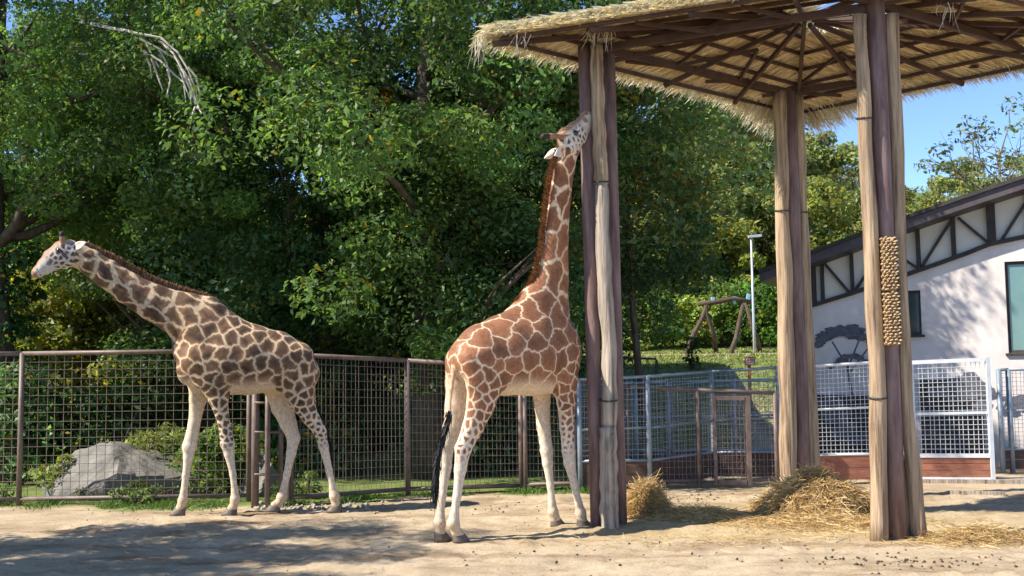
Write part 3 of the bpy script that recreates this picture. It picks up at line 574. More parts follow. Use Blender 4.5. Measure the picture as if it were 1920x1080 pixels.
for a, b, ty in ((1728, 1845, 712), (1535, 1640, 740)):  # dim doorway interior behind the mesh, put in as flat dark panels
    mb = MB(); mb.box((hp(a, 800)[0], HY-.05, .02), (hp(b, 800)[0], HY-.012, hp(1800, ty)[2])); hchild(mb.build('door', 'timber'), house)

# ------------------------------------------------------------------ playground and street furniture on the bank
def gy_(x, y): return float(ground_h(x, y))
SW = 33.0
sw = thing('log_swing', 'crooked log swing frame with blue brackets on the lawn', 'swing', at(1350, 668, SW))
def sp_(x, y, d=0): return at(x, y, SW+d)
for pts in [[(1284, 672, -.5), (1300, 628), (1318, 595), (1326, 566)], [(1344, 672, .5), (1337, 620), (1325, 590), (1320, 566)], [(1367, 672, -.5), (1380, 635), (1387, 600), (1394, 566)], [(1428, 672, .5), (1420, 640), (1408, 600), (1396, 568)]]:
    mb = MB(); P = [sp_(p[0], p[1], (p[2] if len(p) > 2 else 0)) for p in pts]; P[0][2] = gy_(P[0][0], P[0][1])-.1
    mb.tube(P, [.075, .075, .07, .06], 8, lump=.06); child(mb.build('leg', 'bark', None, True), sw)
mb = MB(); mb.tube([sp_(1310, 570), sp_(1345, 566), sp_(1375, 560), sp_(1408, 566)], [.07, .08, .08, .07], 8, lump=.06); child(mb.build('crossbeam', 'bark', None, True), sw)
for px, py in [(1335, 562), (1376, 561), (1402, 556)]: mb = MB(); mb.bar(sp_(px, py+6), sp_(px+2, py-5), .1, .1); child(mb.build('bracket', 'bluecap'), sw)
lp = at(1416, 700, 31.5); lpz = at(1410, 445, 31.5); g_ = gy_(lp[0], lp[1])
lamp = thing('lamp_post', 'slim pale lamp post beside the log swing', 'lamp post', (lp[0], lp[1], g_))
mb = MB(); mb.tube([(lp[0], lp[1], g_-.2), (lp[0], lp[1], g_+1), (lp[0], lp[1], lpz[2])], [.042, .038, .028], 10); child(mb.build('pole', 'lamp', None, True), lamp)
mb = MB(); mb.bar((lp[0]-.08, lp[1], lpz[2]+.02), (lp[0]+.3, lp[1], lpz[2]+.05), .16, .07); child(mb.build('lamp_head', 'lamp'), lamp)
s0 = at(1405, 700, 26.5); g_ = gy_(s0[0], s0[1]); sgn = thing('warning_sign', 'small red and white sign on an orange post behind the grey pen', 'sign', (s0[0], s0[1], g_))
s1 = at(1405, 677, 26.5); mb = MB(); mb.bar((s0[0], s0[1], g_-.2), (s0[0], s0[1], s1[2]), .075, .05); child(mb.build('post', 'orange'), sgn)
mb = MB(); mb.box((s1[0]-.13, s1[1]-.05, s1[2]-.105), (s1[0]+.13, s1[1]-.028, s1[2]+.105)); bd = child(mb.build('board', 'signwhite'), sgn)
mb = MB()
for a, b in [((-.13, -.105), (.13, -.08)), ((-.13, .08), (.13, .105)), ((-.13, -.08), (-.107, .08)), ((.107, -.08), (.13, .08)), ((-.07, .01), (-.01, .045)), ((.01, .01), (.07, .045)), ((-.06, -.04), (.06, -.015))]:
    mb.box((s1[0]+a[0], s1[1]-.054, s1[2]+a[1]), (s1[0]+b[0], s1[1]-.05, s1[2]+b[1]))
mk_ = mb.build('print', 'signred'); mk_.parent = bd
rl = thing('dark_railing', 'dark metal railing on the bank behind the twin pipe pillar', 'railing', at(1160, 700, 24.6))
ra, rb = at(1080, 668, 24.6), at(1231, 673, 24.6)
mb = MB(); mb.bar(ra, rb, .05); child(mb.build('top_rail', 'darkmetal'), rl)
for t_ in (0, .5, 1): p = ra+(rb-ra)*t_; mb = MB(); mb.bar((p[0], p[1], gy_(p[0], p[1])-.1), (p[0], p[1], p[2]-.025), .055); child(mb.build('post', 'darkmetal'), rl)
for k in range(14):
    p = ra+(rb-ra)*(k+.5)/14; mb = MB(); q_ = ra+(rb-ra)*min(1, (k+1.4)/14); mb.bar((p[0], p[1], gy_(p[0], p[1])+.02), (q_[0], q_[1], q_[2]-.025) if k % 2 else (p[0], p[1], p[2]-.025), .016); child(mb.build('baluster', 'darkmetal'), rl)
PY = 29.5
sl = thing('play_slide', 'dark red playground slide beyond the fine mesh fence', 'slide', at(720, 700, PY)); P = [at(688, 662, PY), at(700, 680, PY-.2), at(716, 694, PY-.5), at(745, 699, PY-.8)]
mb = MB()
for s_ in (-1, 1): pass
for a, b in zip(P, P[1:]):
    mb.bar(a, b, .5, .05)
    for s_ in (-.27, .27): mb.bar((a[0], a[1]+s_, a[2]+.07), (b[0], b[1]+s_, b[2]+.07), .04, .2)
child(mb.build('chute', 'slide'), sl); mb = MB(); mb.bar((P[0][0], P[0][1], -.1), (P[0][0], P[0][1], P[0][2]-.03), .09); mb.bar((P[2][0], P[2][1], -.1), (P[2][0], P[2][1], P[2][2]-.03), .07); child(mb.build('support', 'playwood'), sl)
pt = thing('play_tower', 'pale wooden playground frame seen under the trees beyond the slide', 'playground frame', at(690, 690, 31.5))
for px in (662, 682, 708, 738): a, b = at(px, 690, 31.5), at(px, 612, 31.5); mb = MB(); mb.tube([(a[0], a[1], gy_(a[0], a[1])-.1), b], .07, 8); child(mb.build('post', 'playwood', None, True), pt)
for py in (622, 637, 655): mb = MB(); mb.bar(at(652, py, 31.38), at(748, py+2, 31.38), .05, .1); child(mb.build('rail', 'playwood'), pt)
a, b = at(797, 690, 28.5), at(796, 610, 28.5); mb = MB(); mb.tube([(a[0], a[1], gy_(a[0], a[1])-.1), b], .05, 10); tag(mb.build('white_pole', 'whitepole', None, True), 'white pole standing under the trees between the giraffes', 'pole')

# ------------------------------------------------------------------ thatched shelter
PA, PB_, PC, PD = np.array([1.16, 13.2]), np.array([4.36, 12.2]), np.array([4.16, 15.6]), np.array([7.15, 13.9])
shelter = thing('thatched_shelter', 'straw thatched shelter on pillars of steel pipes and logs', 'shelter', (3.9, 13.8, 0))
APEX = np.array([3.92, 13.8, 6.66])
EA, EB, EC, ED = np.array([-.28, 12.5, 5.95]), np.array([4.4, 11.5, 6.3]), np.array([4.45, 16.3, 5.9]), np.array([8.2, 12.7, 5.95])
def sput(mb, nm, m, smooth=False): return child(mb.build(nm, m, None, smooth), shelter)
def wob_line(a, b, k, amp): 
    P = np.linspace(a, b, k); P[1:-1, :2] += np.cumsum(rng.normal(size=(k-2, 2)), 0)*amp; return P
def pxpost(px_b, py_b, px_t, py_t, Y, dx=0): a = at(px_b, py_b, Y); b = at(px_t, py_t, Y); a[2] = -.15; return a, b
def pipe(pb, ptp, Y, r): a, b = pxpost(*pb, *ptp, Y); mb = MB(); mb.tube(np.linspace(a, b, 6), r, 16); return sput(mb, 'steel_pipe', 'pipe', True)
def log(pts, Y, rad, m='log'):
    P = [at(x, y, Y) for x, y in pts]; P[0][2] = min(P[0][2], -.05) if pts[0][1] > 900 else P[0][2]
    P = np.array(P); tt = np.linspace(0, 1, len(P)); t2 = np.linspace(0, 1, 26); Q = np.stack([np.interp(t2, tt, P[:, k]) for k in range(3)], 1)
    Q[:, :2] += .006*np.stack([np.sin(t2*23+rng.random()*6), np.cos(t2*19)], 1)
    r = np.interp(t2, np.linspace(0, 1, len(rad)), rad)*(1+.05*np.sin(t2*31+rng.random()*6)); mb = MB(); mb.tube(Q, r, 12, lump=.02); return sput(mb, 'log', m, True)
# pillar by the stretching giraffe
pipe((1121, 990), (1096, 70), 13.2, .088); pipe((1164, 990), (1140, 70), 13.35, .082)
log([(1143, 985), (1140, 800)], 13.03, [.115, .105], 'log_grey'); log([(1142, 802), (1143, 660), (1132, 500), (1127, 340)], 13.05, [.1, .09, .095, .082], 'log_grey'); log([(1128, 345), (1122, 230), (1118, 85)], 13.05, [.088, .085, .08], 'log')
# brush pillar
pipe((1682, 1008), (1640, -20), 12.2, .105)
log([(1648, 1008), (1646, 740), (1634, 480), (1622, 250), (1612, 28)], 12.12, [.1, .095, .09, .08, .072]); log([(1726, 1006), (1703, 800), (1690, 560), (1680, 250), (1670, 28)], 12.25, [.09, .08, .075, .085, .085]); log([(1706, 1003), (1694, 860)], 12.38, [.085, .07], 'log_grey')
# middle pillar
pipe((1507, 945), (1477, 165), 15.6, .118)
log([(1479, 945), (1476, 700), (1467, 400), (1462, 172)], 15.5, [.125, .125, .105, .1]); log([(1528, 945), (1516, 700), (1502, 400), (1494, 178)], 15.65, [.11, .105, .1, .1])
# pillar out of view on the right
mb = MB(); mb.tube([(PD[0], PD[1], -.15), (PD[0], PD[1], 6.05)], .105, 16); sput(mb, 'steel_pipe', 'pipe', True)
for dx in (-.19, .19): mb = MB(); mb.tube(wob_line((PD[0]+dx, PD[1]-.05, -.1), (PD[0]+dx*.9, PD[1]-.05, 5.9), 8, .01), .09, 12, lump=.02); sput(mb, 'log', 'log', True)
def strap(px, py, Y, rx, n=14):
    c = at(px, py, Y); a = np.linspace(0, 2*math.pi, n+1); mb = MB(); mb.tube([(c[0]+rx*math.cos(t_), c[1]+rx*math.sin(t_), c[2]+.015*math.sin(t_)) for t_ in a], .011, 6); sput(mb, 'tie_wire', 'darkmetal', True)
strap(1127, 341, 13.05, .093); strap(1141, 750, 13.04, .112); strap(1620, 222, 12.12, .088); strap(1645, 745, 12.12, .102); strap(1467, 395, 15.5, .113); strap(1502, 398, 15.65, .108)
# roof frame
def roof_pt(e, s): return APEX+(e-APEX)*s
def edge_pt(a, b, u, s): return APEX+((a+(b-a)*u)-APEX)*s
SC = {'A': EA, 'B': EB, 'C': EC, 'D': ED}
tops = {'A': np.array([*PA, 5.98]), 'B': np.array([*PB_, 6.15]), 'C': np.array([*PC, 6.02]), 'D': np.array([*PD, 6.05])}
for a, b in (('A', 'B'), ('A', 'C'), ('C', 'D'), ('B', 'D')):
    mb = MB(); mb.bar(tops[a], tops[b], .065, .09); sput(mb, 'beam', 'steel')
panels = [('A', 'B'), ('B', 'D'), ('D', 'C'), ('C', 'A')]
DN = np.array([0, 0, -1.])
for a, b in panels:
    Ea, Eb = SC[a], SC[b]
    for s in (np.linspace(.2, .97, 4) if a == 'A' or b == 'D' else np.linspace(.2, .97, 6)):
        if (s < .4 and (a, b) in (('A', 'B'), ('B', 'D'))) or (s < .25 and (a, b) == ('D', 'C')): continue
        mb = MB(); p, q_ = edge_pt(Ea, Eb, 0.01, s)+DN*.07, edge_pt(Ea, Eb, .99, s)+DN*.07; mb.bar(p, q_, .035, .045); sput(mb, 'purlin', 'steel')
    for u in (.25, .5, .75):
        mb = MB(); mb.bar(edge_pt(Ea, Eb, u, .06)+DN*.13, edge_pt(Ea, Eb, u, .98)+DN*.13, .045, .06); sput(mb, 'rafter', 'steel')
for k in 'ABCD':
    mb = MB(); mb.bar(roof_pt(SC[k], .02)+DN*.13, roof_pt(SC[k], .98)+DN*.12, .05, .065); sput(mb, 'hip_rafter', 'steel')
    # raking struts from each pillar head up to the purlins
for a, b in (('A', 'B'), ('A', 'C'), ('C', 'D'), ('B', 'D')):
    for u0, u1, s in ((.0, .28, .42), (.36, .28, .42), (.36, .62, .42), (.7, .62, .42), (.0, .16, .86), (.4, .3, .86), (.7, .6, .86), (1, .84, .86)):
        p = tops[a]+(tops[b]-tops[a])*u0; q_ = edge_pt(SC[a], SC[b], u1, s)+DN*.09; mb = MB(); mb.bar(p, q_, .035, .045); sput(mb, 'strut', 'steel')
# thatch: slabs with straw on both faces and a ragged fringe
th_cols = lambda n: np.array([.7, .6, .41])*(.65+.8*rng.random((n, 1)))*np.stack([np.ones(n), .94+.1*rng.random(n), .85+.3*rng.random(n)], 1)
for a, b in panels:
    Ea, Eb = SC[a], SC[b]; nu, nv = 36, 16; hole = (a, b) in (('A', 'B'), ('B', 'D')); s_min = .36 if hole else (.26 if (a, b) == ('D', 'C') else 0)
    us = np.linspace(0, 1, nu); ss = np.linspace(max(s_min, .004), 1, nv); V = np.array([[edge_pt(Ea, Eb, u, s) for u in us] for s in ss])
    up = V+np.array([0, 0, 1.])*(.075+.03*rng.random((nv, nu, 1))); lo = V+np.array([0, 0, 1.])*(.02*rng.random((nv, nu, 1))-.0)
    idx = np.arange(nu*nv).reshape(nv, nu); q_ = np.stack([idx[:-1, :-1], idx[:-1, 1:], idx[1:, 1:], idx[1:, :-1]], -1).reshape(-1, 4)
    k = nu*nv; rim = [(idx[-1, i], idx[-1, i+1], k+idx[-1, i+1], k+idx[-1, i]) for i in range(nu-1)]+[(idx[0, i+1], idx[0, i], k+idx[0, i], k+idx[0, i+1]) for i in range(nu-1)]
    o = sput(MB().add(np.concatenate([lo.reshape(-1, 3), up.reshape(-1, 3)]), [tuple(r) for r in q_]+[tuple(r[::-1]+k) for r in q_]+rim), 'thatch_panel', 'thatch')
    mid = (Ea+Eb)/2; slope = unit(mid-APEX)
    n = 5200; u = rng.random(n); s = s_min+(1-s_min)*rng.random(n)**.6
    P = APEX+((Ea+(Eb-Ea)*u[:, None])-APEX)*s[:, None]
    lay = rng.random(n) < .62
    P[:, 2] += np.where(lay, -.004-.02*rng.random(n), .085+.03*rng.random(n))
    D = (slope+rng.normal(size=(n, 3))*[.1, .1, .03])*rng.uniform(.3, .6, n)[:, None]
    tc1 = th_cols(n); tc1[~lay] = tc1[~lay].mean(1, keepdims=True)*np.array([1.02, .95, .83]); v1, f1, c1 = blades(P-D*.5, D, .014, tc1, .5, np.array([0, 0, 1.])*(rng.normal(size=(n, 1))*.008))
    n = 5200; u = rng.random(n); s = .93+.09*rng.random(n)
    P = APEX+((Ea+(Eb-Ea)*u[:, None])-APEX)*s[:, None]; P[:, 2] += -.02+.11*rng.random(n)
    lng = 1+1.0*np.exp(-((u-(1 if b == 'C' else 0 if a == 'C' else 9))/.16)**2)
    D = (slope*.75+np.array([0, 0, -.12 if hole else -.4])*(.4+rng.random((n, 1)))+rng.normal(size=(n, 3))*[.16, .16, .08])*(rng.uniform(.1, .2 if hole else .26, n)*lng)[:, None]
    D[:, 2] -= .22*(lng-1)*rng.random(n)
    tc2 = th_cols(n); wth = rng.random(n) < .6; tc2[wth] = tc2[wth].mean(1, keepdims=True)*np.array([.98, .91, .79]); v2, f2, c2 = blades(P, D, .012, tc2, .3, np.array([0, 0, 1.])*.02)
    stuff(child(mk('thatch_straw', np.concatenate([v1, v2]), np.concatenate([f1, f2+len(v1)]), 'hay', col=np.concatenate([c1, c2])), shelter))
# pale wisps hanging from the roof
n = 90; base = np.concatenate([np.tile(at(1110, 38, 12.6), (26, 1)), np.tile(at(1140, 42, 12.6), (20, 1)), np.tile(at(900, 72, 12.35), (24, 1)), np.tile(at(983, 60, 12.4), (10, 1)), np.tile(at(1770, 8, 11.9), (10, 1))])
P = base+rng.normal(size=(n, 3))*[.05, .04, .03]; D = np.stack([rng.normal(size=n)*.06-.03, rng.normal(size=n)*.05, -rng.uniform(.12, .36, n)], 1)
v, f, c = blades(P, D, .012, np.array([.55, .5, .42])*(.7+.5*rng.random((n, 1))), .3, rng.normal(size=(n, 3))*.02)
stuff(child(mk('hanging_wisps', v, f, 'hay', col=c), shelter))
# scratching brush on the pipe of the brush pillar
bY = 12.2-.125
br = thing('scratching_brush', 'two part bristle scratching brush fixed to the pipe of the right pillar', 'brush', at(1667, 650, bY))
for (x0_, y0_), (x1_, y1_) in (((1661, 446), (1665, 546)), ((1665, 549), (1670, 648))):
    a, b = at(x0_, y0_, bY), at(x1_, y1_, bY); mb = MB(); mb.bar(a, b, .13, .05, up=(0, 1, 0)); bk = child(mb.build('brush_block', 'brushback'), br)
    mb = MB(); d = b-a
    for i in range(17):
        for j in range(4):
            p = a+d*((i+.5)/17)+np.array([(j-1.5)*.04+(.012 if i % 2 else -.008), -.02, 0]); e = p+np.array([(j-1.5)*.012, -.085, .012+rng.normal()*.006]); mb.tube([p, e], [.014, .009], 6)
    bb = mb.build('bristles', 'bristle'); stuff(bb); bb.parent = bk

# ------------------------------------------------------------------ giraffes
import openvdb
class Frame:
    def __init__(s, hf, ff, ang=None):
        h = sum(G(*q) for q in hf)/2; g = sum(G(*q) for q in ff)/2; s.O = (h+g)/2; s.u = unit(g-h) if ang is None else np.array([math.cos(ang), math.sin(ang), 0])
        s.u[2] = 0; s.u = unit(s.u); s.l = np.array([-s.u[1], s.u[0], 0])
    def S(s, x, y, lat=0):
        P = on_plane(x, y, s.O+lat*s.l, s.l); return np.array([(P-s.O)@s.u, lat, P[2]])
    def foot(s, x, y):
        P = G(x, y)-s.O; return np.array([P@s.u, P@s.l, 0])
def sweep_sdf(X, pts, hn, w, plane_n):
    """distance-like field of an elliptical sweep along a polyline. returns f and station coordinate"""
    best = None; bq = None
    for i in range(len(pts)-1):
        a, b = pts[i], pts[i+1]; ab = b-a; L2 = ab@ab; d = X-a
        t_ = np.clip((d@ab)/L2, 0, 1); c = d-t_[:, None]*ab
        u = ab/math.sqrt(L2); nn = np.cross(plane_n, u); nn /= np.linalg.norm(nn); ll = np.cross(u, nn)
        h_ = hn[i]+(hn[i+1]-hn[i])*t_; w_ = w[i]+(w[i+1]-w[i])*t_; m_ = np.minimum(h_, w_)
        e = np.sqrt(((c@nn)/h_)**2+((c@ll)/w_)**2+((c@u)/m_)**2); f = (e-1)*m_
        if best is None: best, bq = f, i+t_
        else:
            k = .03; s_ = f < best; bq = np.where(s_, i+t_, bq); hh = np.clip(.5+.5*(best-f)/k, 0, 1); best = best*(1-hh)+f*hh-k*hh*(1-hh)
    return best, bq
def giraffe(name, label, fr, chains, style, seed):
    r = np.random.default_rng(seed)
    allp = np.concatenate([np.array(c['p']) for c in chains]); lo = allp.min(0)-.5; hi = allp.max(0)+.5; lo[2] = -.06; vx = .018
    dims = np.ceil((hi-lo)/vx).astype(int); Fd = np.full(dims, .3, np.float32)
    ax = [lo[k]+np.arange(dims[k])*vx for k in range(3)]; pn = np.array([0, 1., 0])
    for c in chains:
        P = np.array(c['p'], float); m_ = max(max(c['h']), max(c['w']))+.2
        i0 = np.maximum(((P.min(0)-m_-lo)/vx).astype(int), 0); i1 = np.minimum(((P.max(0)+m_-lo)/vx).astype(int)+1, dims)
        sub = np.stack(np.meshgrid(*[ax[k][i0[k]:i1[k]] for k in range(3)], indexing='ij'), -1).reshape(-1, 3)
        f, _ = sweep_sdf(sub, P, c['h'], c['w'], pn); f = np.minimum(f, .3).reshape(tuple(i1-i0)); sl_ = tuple(slice(i0[k], i1[k]) for k in range(3))
        old = Fd[sl_]; k_ = c.get('k', .06); hh = np.clip(.5+.5*(old-f)/k_, 0, 1); Fd[sl_] = old*(1-hh)+f*hh-k_*hh*(1-hh)
    g = openvdb.FloatGrid(.3); g.copyFromArray(Fd); pts, quads = g.convertToQuads(0.0)[:2]
    pts = np.asarray(pts, float)*vx+lo; quads = np.asarray(quads, np.int64)
    # smooth, then one level of subdivision
    e = np.concatenate([quads[:, [0, 1]], quads[:, [1, 2]], quads[:, [2, 3]], quads[:, [3, 0]]])
    for lam in (.5, .5, .4):
        acc = np.zeros_like(pts); cnt = np.zeros(len(pts)); np.add.at(acc, e[:, 0], pts[e[:, 1]]); np.add.at(cnt, e[:, 0], 1); np.add.at(acc, e[:, 1], pts[e[:, 0]]); np.add.at(cnt, e[:, 1], 1)
        pts = pts+lam*(acc/cnt[:, None]-pts)
    es = np.sort(e, 1); key = es[:, 0]*len(pts)+es[:, 1]; uk, inv = np.unique(key, return_inverse=True); em = (pts[uk//len(pts)]+pts[uk % len(pts)])/2
    nq = len(quads); n0 = len(pts); fc = pts[quads].mean(1); e_id = n0+inv.reshape(4, nq).T; c_id = n0+len(uk)+np.arange(nq)
    V = np.concatenate([pts, em, fc])
    Q = np.concatenate([np.stack([quads[:, k], e_id[:, k], c_id, e_id[:, (k+3) % 4]], 1) for k in range(4)])
    fn = np.cross(V[Q[:, 2]]-V[Q[:, 0]], V[Q[:, 3]]-V[Q[:, 1]]); Nn = np.zeros_like(V)
    for k in range(4): np.add.at(Nn, Q[:, k], fn)
    Nn = unit(Nn)
    cen = V.mean(0)
    if np.mean(np.sum(Nn*(V-np.array([V[:, 0].mean(), 0, V[:, 2].mean()])), 1)) < 0: Q = Q[:, ::-1].copy(); Nn = -Nn
    # which part each point belongs to
    tags = [c['tag'] for c in chains]; fs = []; qs = []
    for c in chains:
        f, q = sweep_sdf(V, np.array(c['p'], float), c['h'], c['w'], pn); fs.append(f); qs.append(q/(len(c['p'])-1))
    fs = np.array(fs); qs = np.array(qs); own = fs.argmin(0); qo = qs[own, np.arange(len(V))]; tg = np.array(tags)[own]
    rad = np.full(len(V), style['body']); vis = np.ones(len(V)); hw = np.full(len(V), style['line']); an = np.zeros((len(V), 3)); anf = np.zeros(len(V))
    z = V[:, 2]
    for ci, c in enumerate(chains):
        m_ = own == ci; q = qo[m_]; t_ = c['tag']
        if t_ == 'neck':
            P = np.array(c['p']); an[m_] = unit(P[-1]-P[0]); anf[m_] = .62; rad[m_] = style['neck']*(1-.35*q)
        elif t_ == 'fore': rad[m_] = np.interp(z[m_], [.95, 1.4, 1.9, 2.2], [.055, .085, .14, style['body']*.85]); hw[m_] = np.interp(z[m_], [1.0, 1.7], [.016, style['line']])
        elif t_ == 'hind': rad[m_] = np.interp(z[m_], [1.0, 1.4, 1.8, 2.2], [.06, .085, .14, style['body']*.85]); hw[m_] = np.interp(z[m_], [1.1, 1.8], [.017, style['line']])
        elif t_ == 'head': rad[m_] = .062; hw[m_] = .0165
    fade = np.where(np.isin(tg, ['fore', 'hind']), sst(style['fade0'], style['fade1'], z), 1.0); vis = np.minimum(vis, fade)
    inner = np.isin(tg, ['fore', 'hind'])*(1-sst(-.15, .35, Nn[:, 1]*np.sign(V[:, 1]+1e-6)))*(1-sst(1.75, 1.95, z)); vis = vis*(1-inner)
    belly = np.isin(tg, ['torso', 'tail'])*sst(.35, .8, -Nn[:, 2])*(1-sst(1.85, 2.1, z)); vis = vis*(1-belly)
    W = V+.018*np.stack([np.sin(V[:, 1]*31+V[:, 2]*17+1), np.sin(V[:, 2]*29+V[:, 0]*13), np.sin(V[:, 0]*27+V[:, 1]*19+2)], 1)*np.minimum(1, rad/.15)[:, None]
    W = W+.0055*np.stack([np.sin(V[:, 1]*97+V[:, 2]*71+1), np.sin(V[:, 2]*89+V[:, 0]*63), np.sin(V[:, 0]*93+V[:, 1]*77+2)], 1)*np.minimum(1, rad/.15)[:, None]
    def mdist(A, B, a, af):
        d = A-B; return np.sqrt(np.maximum((d*d).sum(-1)-af*((d*a).sum(-1))**2, 0))
    cand = r.choice(len(V), 9000, replace=False); seeds = []; sp = np.zeros((0, 3))
    for c in cand:
        if len(sp) == 0 or mdist(W[c], sp, an[c], anf[c]).min() > rad[c]*.86: sp = np.vstack([sp, W[c]]); seeds.append(c)
    seeds = np.array(seeds); F1 = np.full(len(V), 9.); F2 = np.full(len(V), 9.); I1 = np.zeros(len(V), int); I2 = np.zeros(len(V), int)
    for k in range(len(seeds)):
        d = W-sp[k]; near = np.abs(d).max(1) < .75
        dd = mdist(W[near], sp[k], an[near], anf[near]); f1 = F1[near]; f2 = F2[near]; i1 = I1[near]; i2 = I2[near]
        a = dd < f1; b2 = (~a) & (dd < f2)
        f2 = np.where(a, f1, np.where(b2, dd, f2)); i2 = np.where(a, i1, np.where(b2, k, i2)); f1 = np.where(a, dd, f1); i1 = np.where(a, k, i1)
        F1[near] = f1; F2[near] = f2; I1[near] = i1; I2[near] = i2
    sep = np.linalg.norm(sp[I1]-sp[I2], axis=1)+1e-3; ed = (F2**2-F1**2)/(2*sep)
    hw = hw*(1+.25*np.sin(V[:, 0]*9+V[:, 2]*7)); patch = sst(hw-.0045, hw+.0045, ed)*vis
    ns = len(seeds); mixk = r.random(ns); pc = np.array(style['p1'])[None]*(1-mixk[:, None])+np.array(style['p2'])[None]*mixk[:, None]; pc *= (.85+.3*r.random((ns, 1)))
    core = (sst(.03, .34, ed/np.maximum(rad, .03))*(.75+.25*np.sin(V[:, 0]*23+np.sin(V[:, 2]*17)*2)*np.sin(V[:, 2]*19+V[:, 1]*11)))[:, None]; pv = pc[I1]; pv = pv*(1-core)+pv*np.array(style['core'])*core
    fl = .93+.09*np.sin(V[:, 0]*61+np.sin(V[:, 2]*43)*2)*np.sin(V[:, 2]*71+V[:, 1]*37); pv = pv*fl[:, None]
    base = np.tile(np.array(style['cream']), (len(V), 1)); white = np.array(style['white'])
    lowleg = (np.isin(tg, ['fore', 'hind'])*(1-sst(1.0, 1.7, z)))[:, None]; base = base*(1-lowleg)+white*lowleg
    tan_ = (np.isin(tg, ['fore', 'hind'])*(1-sst(.12, .5, z)))[:, None]*.55; base = base*(1-tan_)+np.array([.5, .33, .18])*tan_
    base = base*(1-.5*belly[:, None])+white*.5*belly[:, None]
    hd = tg == 'head'
    colr = base*(1-patch[:, None])+pv*patch[:, None]
    # face: white cheeks with few small spots, brown bridge, tan muzzle
    ih = [i for i, c in enumerate(chains) if c['tag'] == 'head'][0]; P = np.array(chains[ih]['p']); hx = unit(P[-1]-P[0]); hup = np.cross(hx, np.array([0, 1., 0])); hup = hup if style.get('hup', 1) > 0 else -hup
    qh = qo; upn = Nn@hup
    face = np.tile(np.array([.68, .6, .52]), (len(V), 1)); spot = patch*(1-sst(.35, .55, qh))*(1-sst(.2, .6, upn)); face = face*(1-spot[:, None])+np.array([.09, .055, .04])*spot[:, None]
    bridge = sst(.25, .7, upn)[:, None]; face = face*(1-bridge)+np.array([.36, .2, .115])*bridge
    muz = sst(.8, .93, qh)[:, None]; face = face*(1-muz)+np.array([.4, .23, .13])*muz
    colr[hd] = face[hd]
    for p_, r_, c_ in style.get('marks', []):
        k_ = 1-sst(r_*.5, r_, np.linalg.norm(V-p_, axis=1)); k_ = (k_*np.isin(tg, ['head', 'neck']))[:, None]; colr = colr*(1-k_)+np.array(c_)*k_
    ho = tg == 'horn'; colr[ho] = np.where((qo[ho] > .72)[:, None], [.03, .022, .02], [.33, .18, .1])
    tl = tg == 'tail'; colr[tl] = np.array(style['p1'])*.5+np.array(style['cream'])*.5
    m, t, b = new_mat(name+'_coat'); a = t.nodes.new('ShaderNodeAttribute'); a.attribute_name = 'col'
    nz = t.nodes.new('ShaderNodeTexNoise'); nz.inputs['Scale'].default_value = 22; nz.inputs['Detail'].default_value = 8; tc_ = t.nodes.new('ShaderNodeTexCoord'); t.links.new(tc_.outputs['Object'], nz.inputs['Vector'])
    cr = t.nodes.new('ShaderNodeValToRGB'); cr.color_ramp.elements[0].color = (.8, .78, .75, 1); cr.color_ramp.elements[1].color = (1.08, 1.08, 1.08, 1); cr.color_ramp.elements[0].position = .3; cr.color_ramp.elements[1].position = .7; t.links.new(nz.outputs['Fac'], cr.inputs[0])
    mx = t.nodes.new('ShaderNodeMix'); mx.data_type = 'RGBA'; mx.blend_type = 'MULTIPLY'; mx.inputs[0].default_value = 1; t.links.new(a.outputs['Color'], mx.inputs[6]); t.links.new(cr.outputs[0], mx.inputs[7]); t.links.new(mx.outputs[2], b.inputs['Base Color'])
    n3 = t.nodes.new('ShaderNodeTexNoise'); n3.inputs['Scale'].default_value = 70; n3.inputs['Detail'].default_value = 6; mp_ = t.nodes.new('ShaderNodeMapping'); mp_.inputs['Scale'].default_value = (1.6, 1, .35); t.links.new(tc_.outputs['Object'], mp_.inputs[0]); t.links.new(mp_.outputs[0], n3.inputs['Vector'])
    c3 = t.nodes.new('ShaderNodeValToRGB'); c3.color_ramp.elements[0].color = (.68, .66, .64, 1); c3.color_ramp.elements[1].color = (1.15, 1.15, 1.15, 1); c3.color_ramp.elements[0].position = .3; c3.color_ramp.elements[1].position = .7; t.links.new(n3.outputs['Fac'], c3.inputs[0])
    m3 = t.nodes.new('ShaderNodeMix'); m3.data_type = 'RGBA'; m3.blend_type = 'MULTIPLY'; m3.inputs[0].default_value = 1; t.links.new(mx.outputs[2], m3.inputs[6]); t.links.new(c3.outputs[0], m3.inputs[7]); t.links.new(m3.outputs[2], b.inputs['Base Color'])
    b.inputs['Roughness'].default_value = .62; b.inputs['Specular IOR Level'].default_value = .25; b.inputs['Sheen Weight'].default_value = .08
    n2 = t.nodes.new('ShaderNodeTexNoise'); n2.inputs['Scale'].default_value = 9; n2.inputs['Detail'].default_value = 9; t.links.new(tc_.outputs['Object'], n2.inputs['Vector'])
    bp = t.nodes.new('ShaderNodeBump'); bp.inputs['Strength'].default_value = .14; bp.inputs['Distance'].default_value = .03; t.links.new(n2.outputs['Fac'], bp.inputs['Height']); t.links.new(bp.outputs[0], b.inputs['Normal'])
    root = thing(name, label, 'giraffe', fr.O); root.location.z = 0; root.rotation_euler.z = math.atan2(fr.u[1], fr.u[0])
    mk('body', V, Q, m, root, True, colr)
    return root, (P, hx, hup), r
def chain(tag_, rows, k=.06):  # rows: point, half depth, half width
    return dict(tag=tag_, p=[np.array(r_[0], float) for r_ in rows], h=[r_[1] for r_ in rows], w=[r_[2] for r_ in rows], k=k)
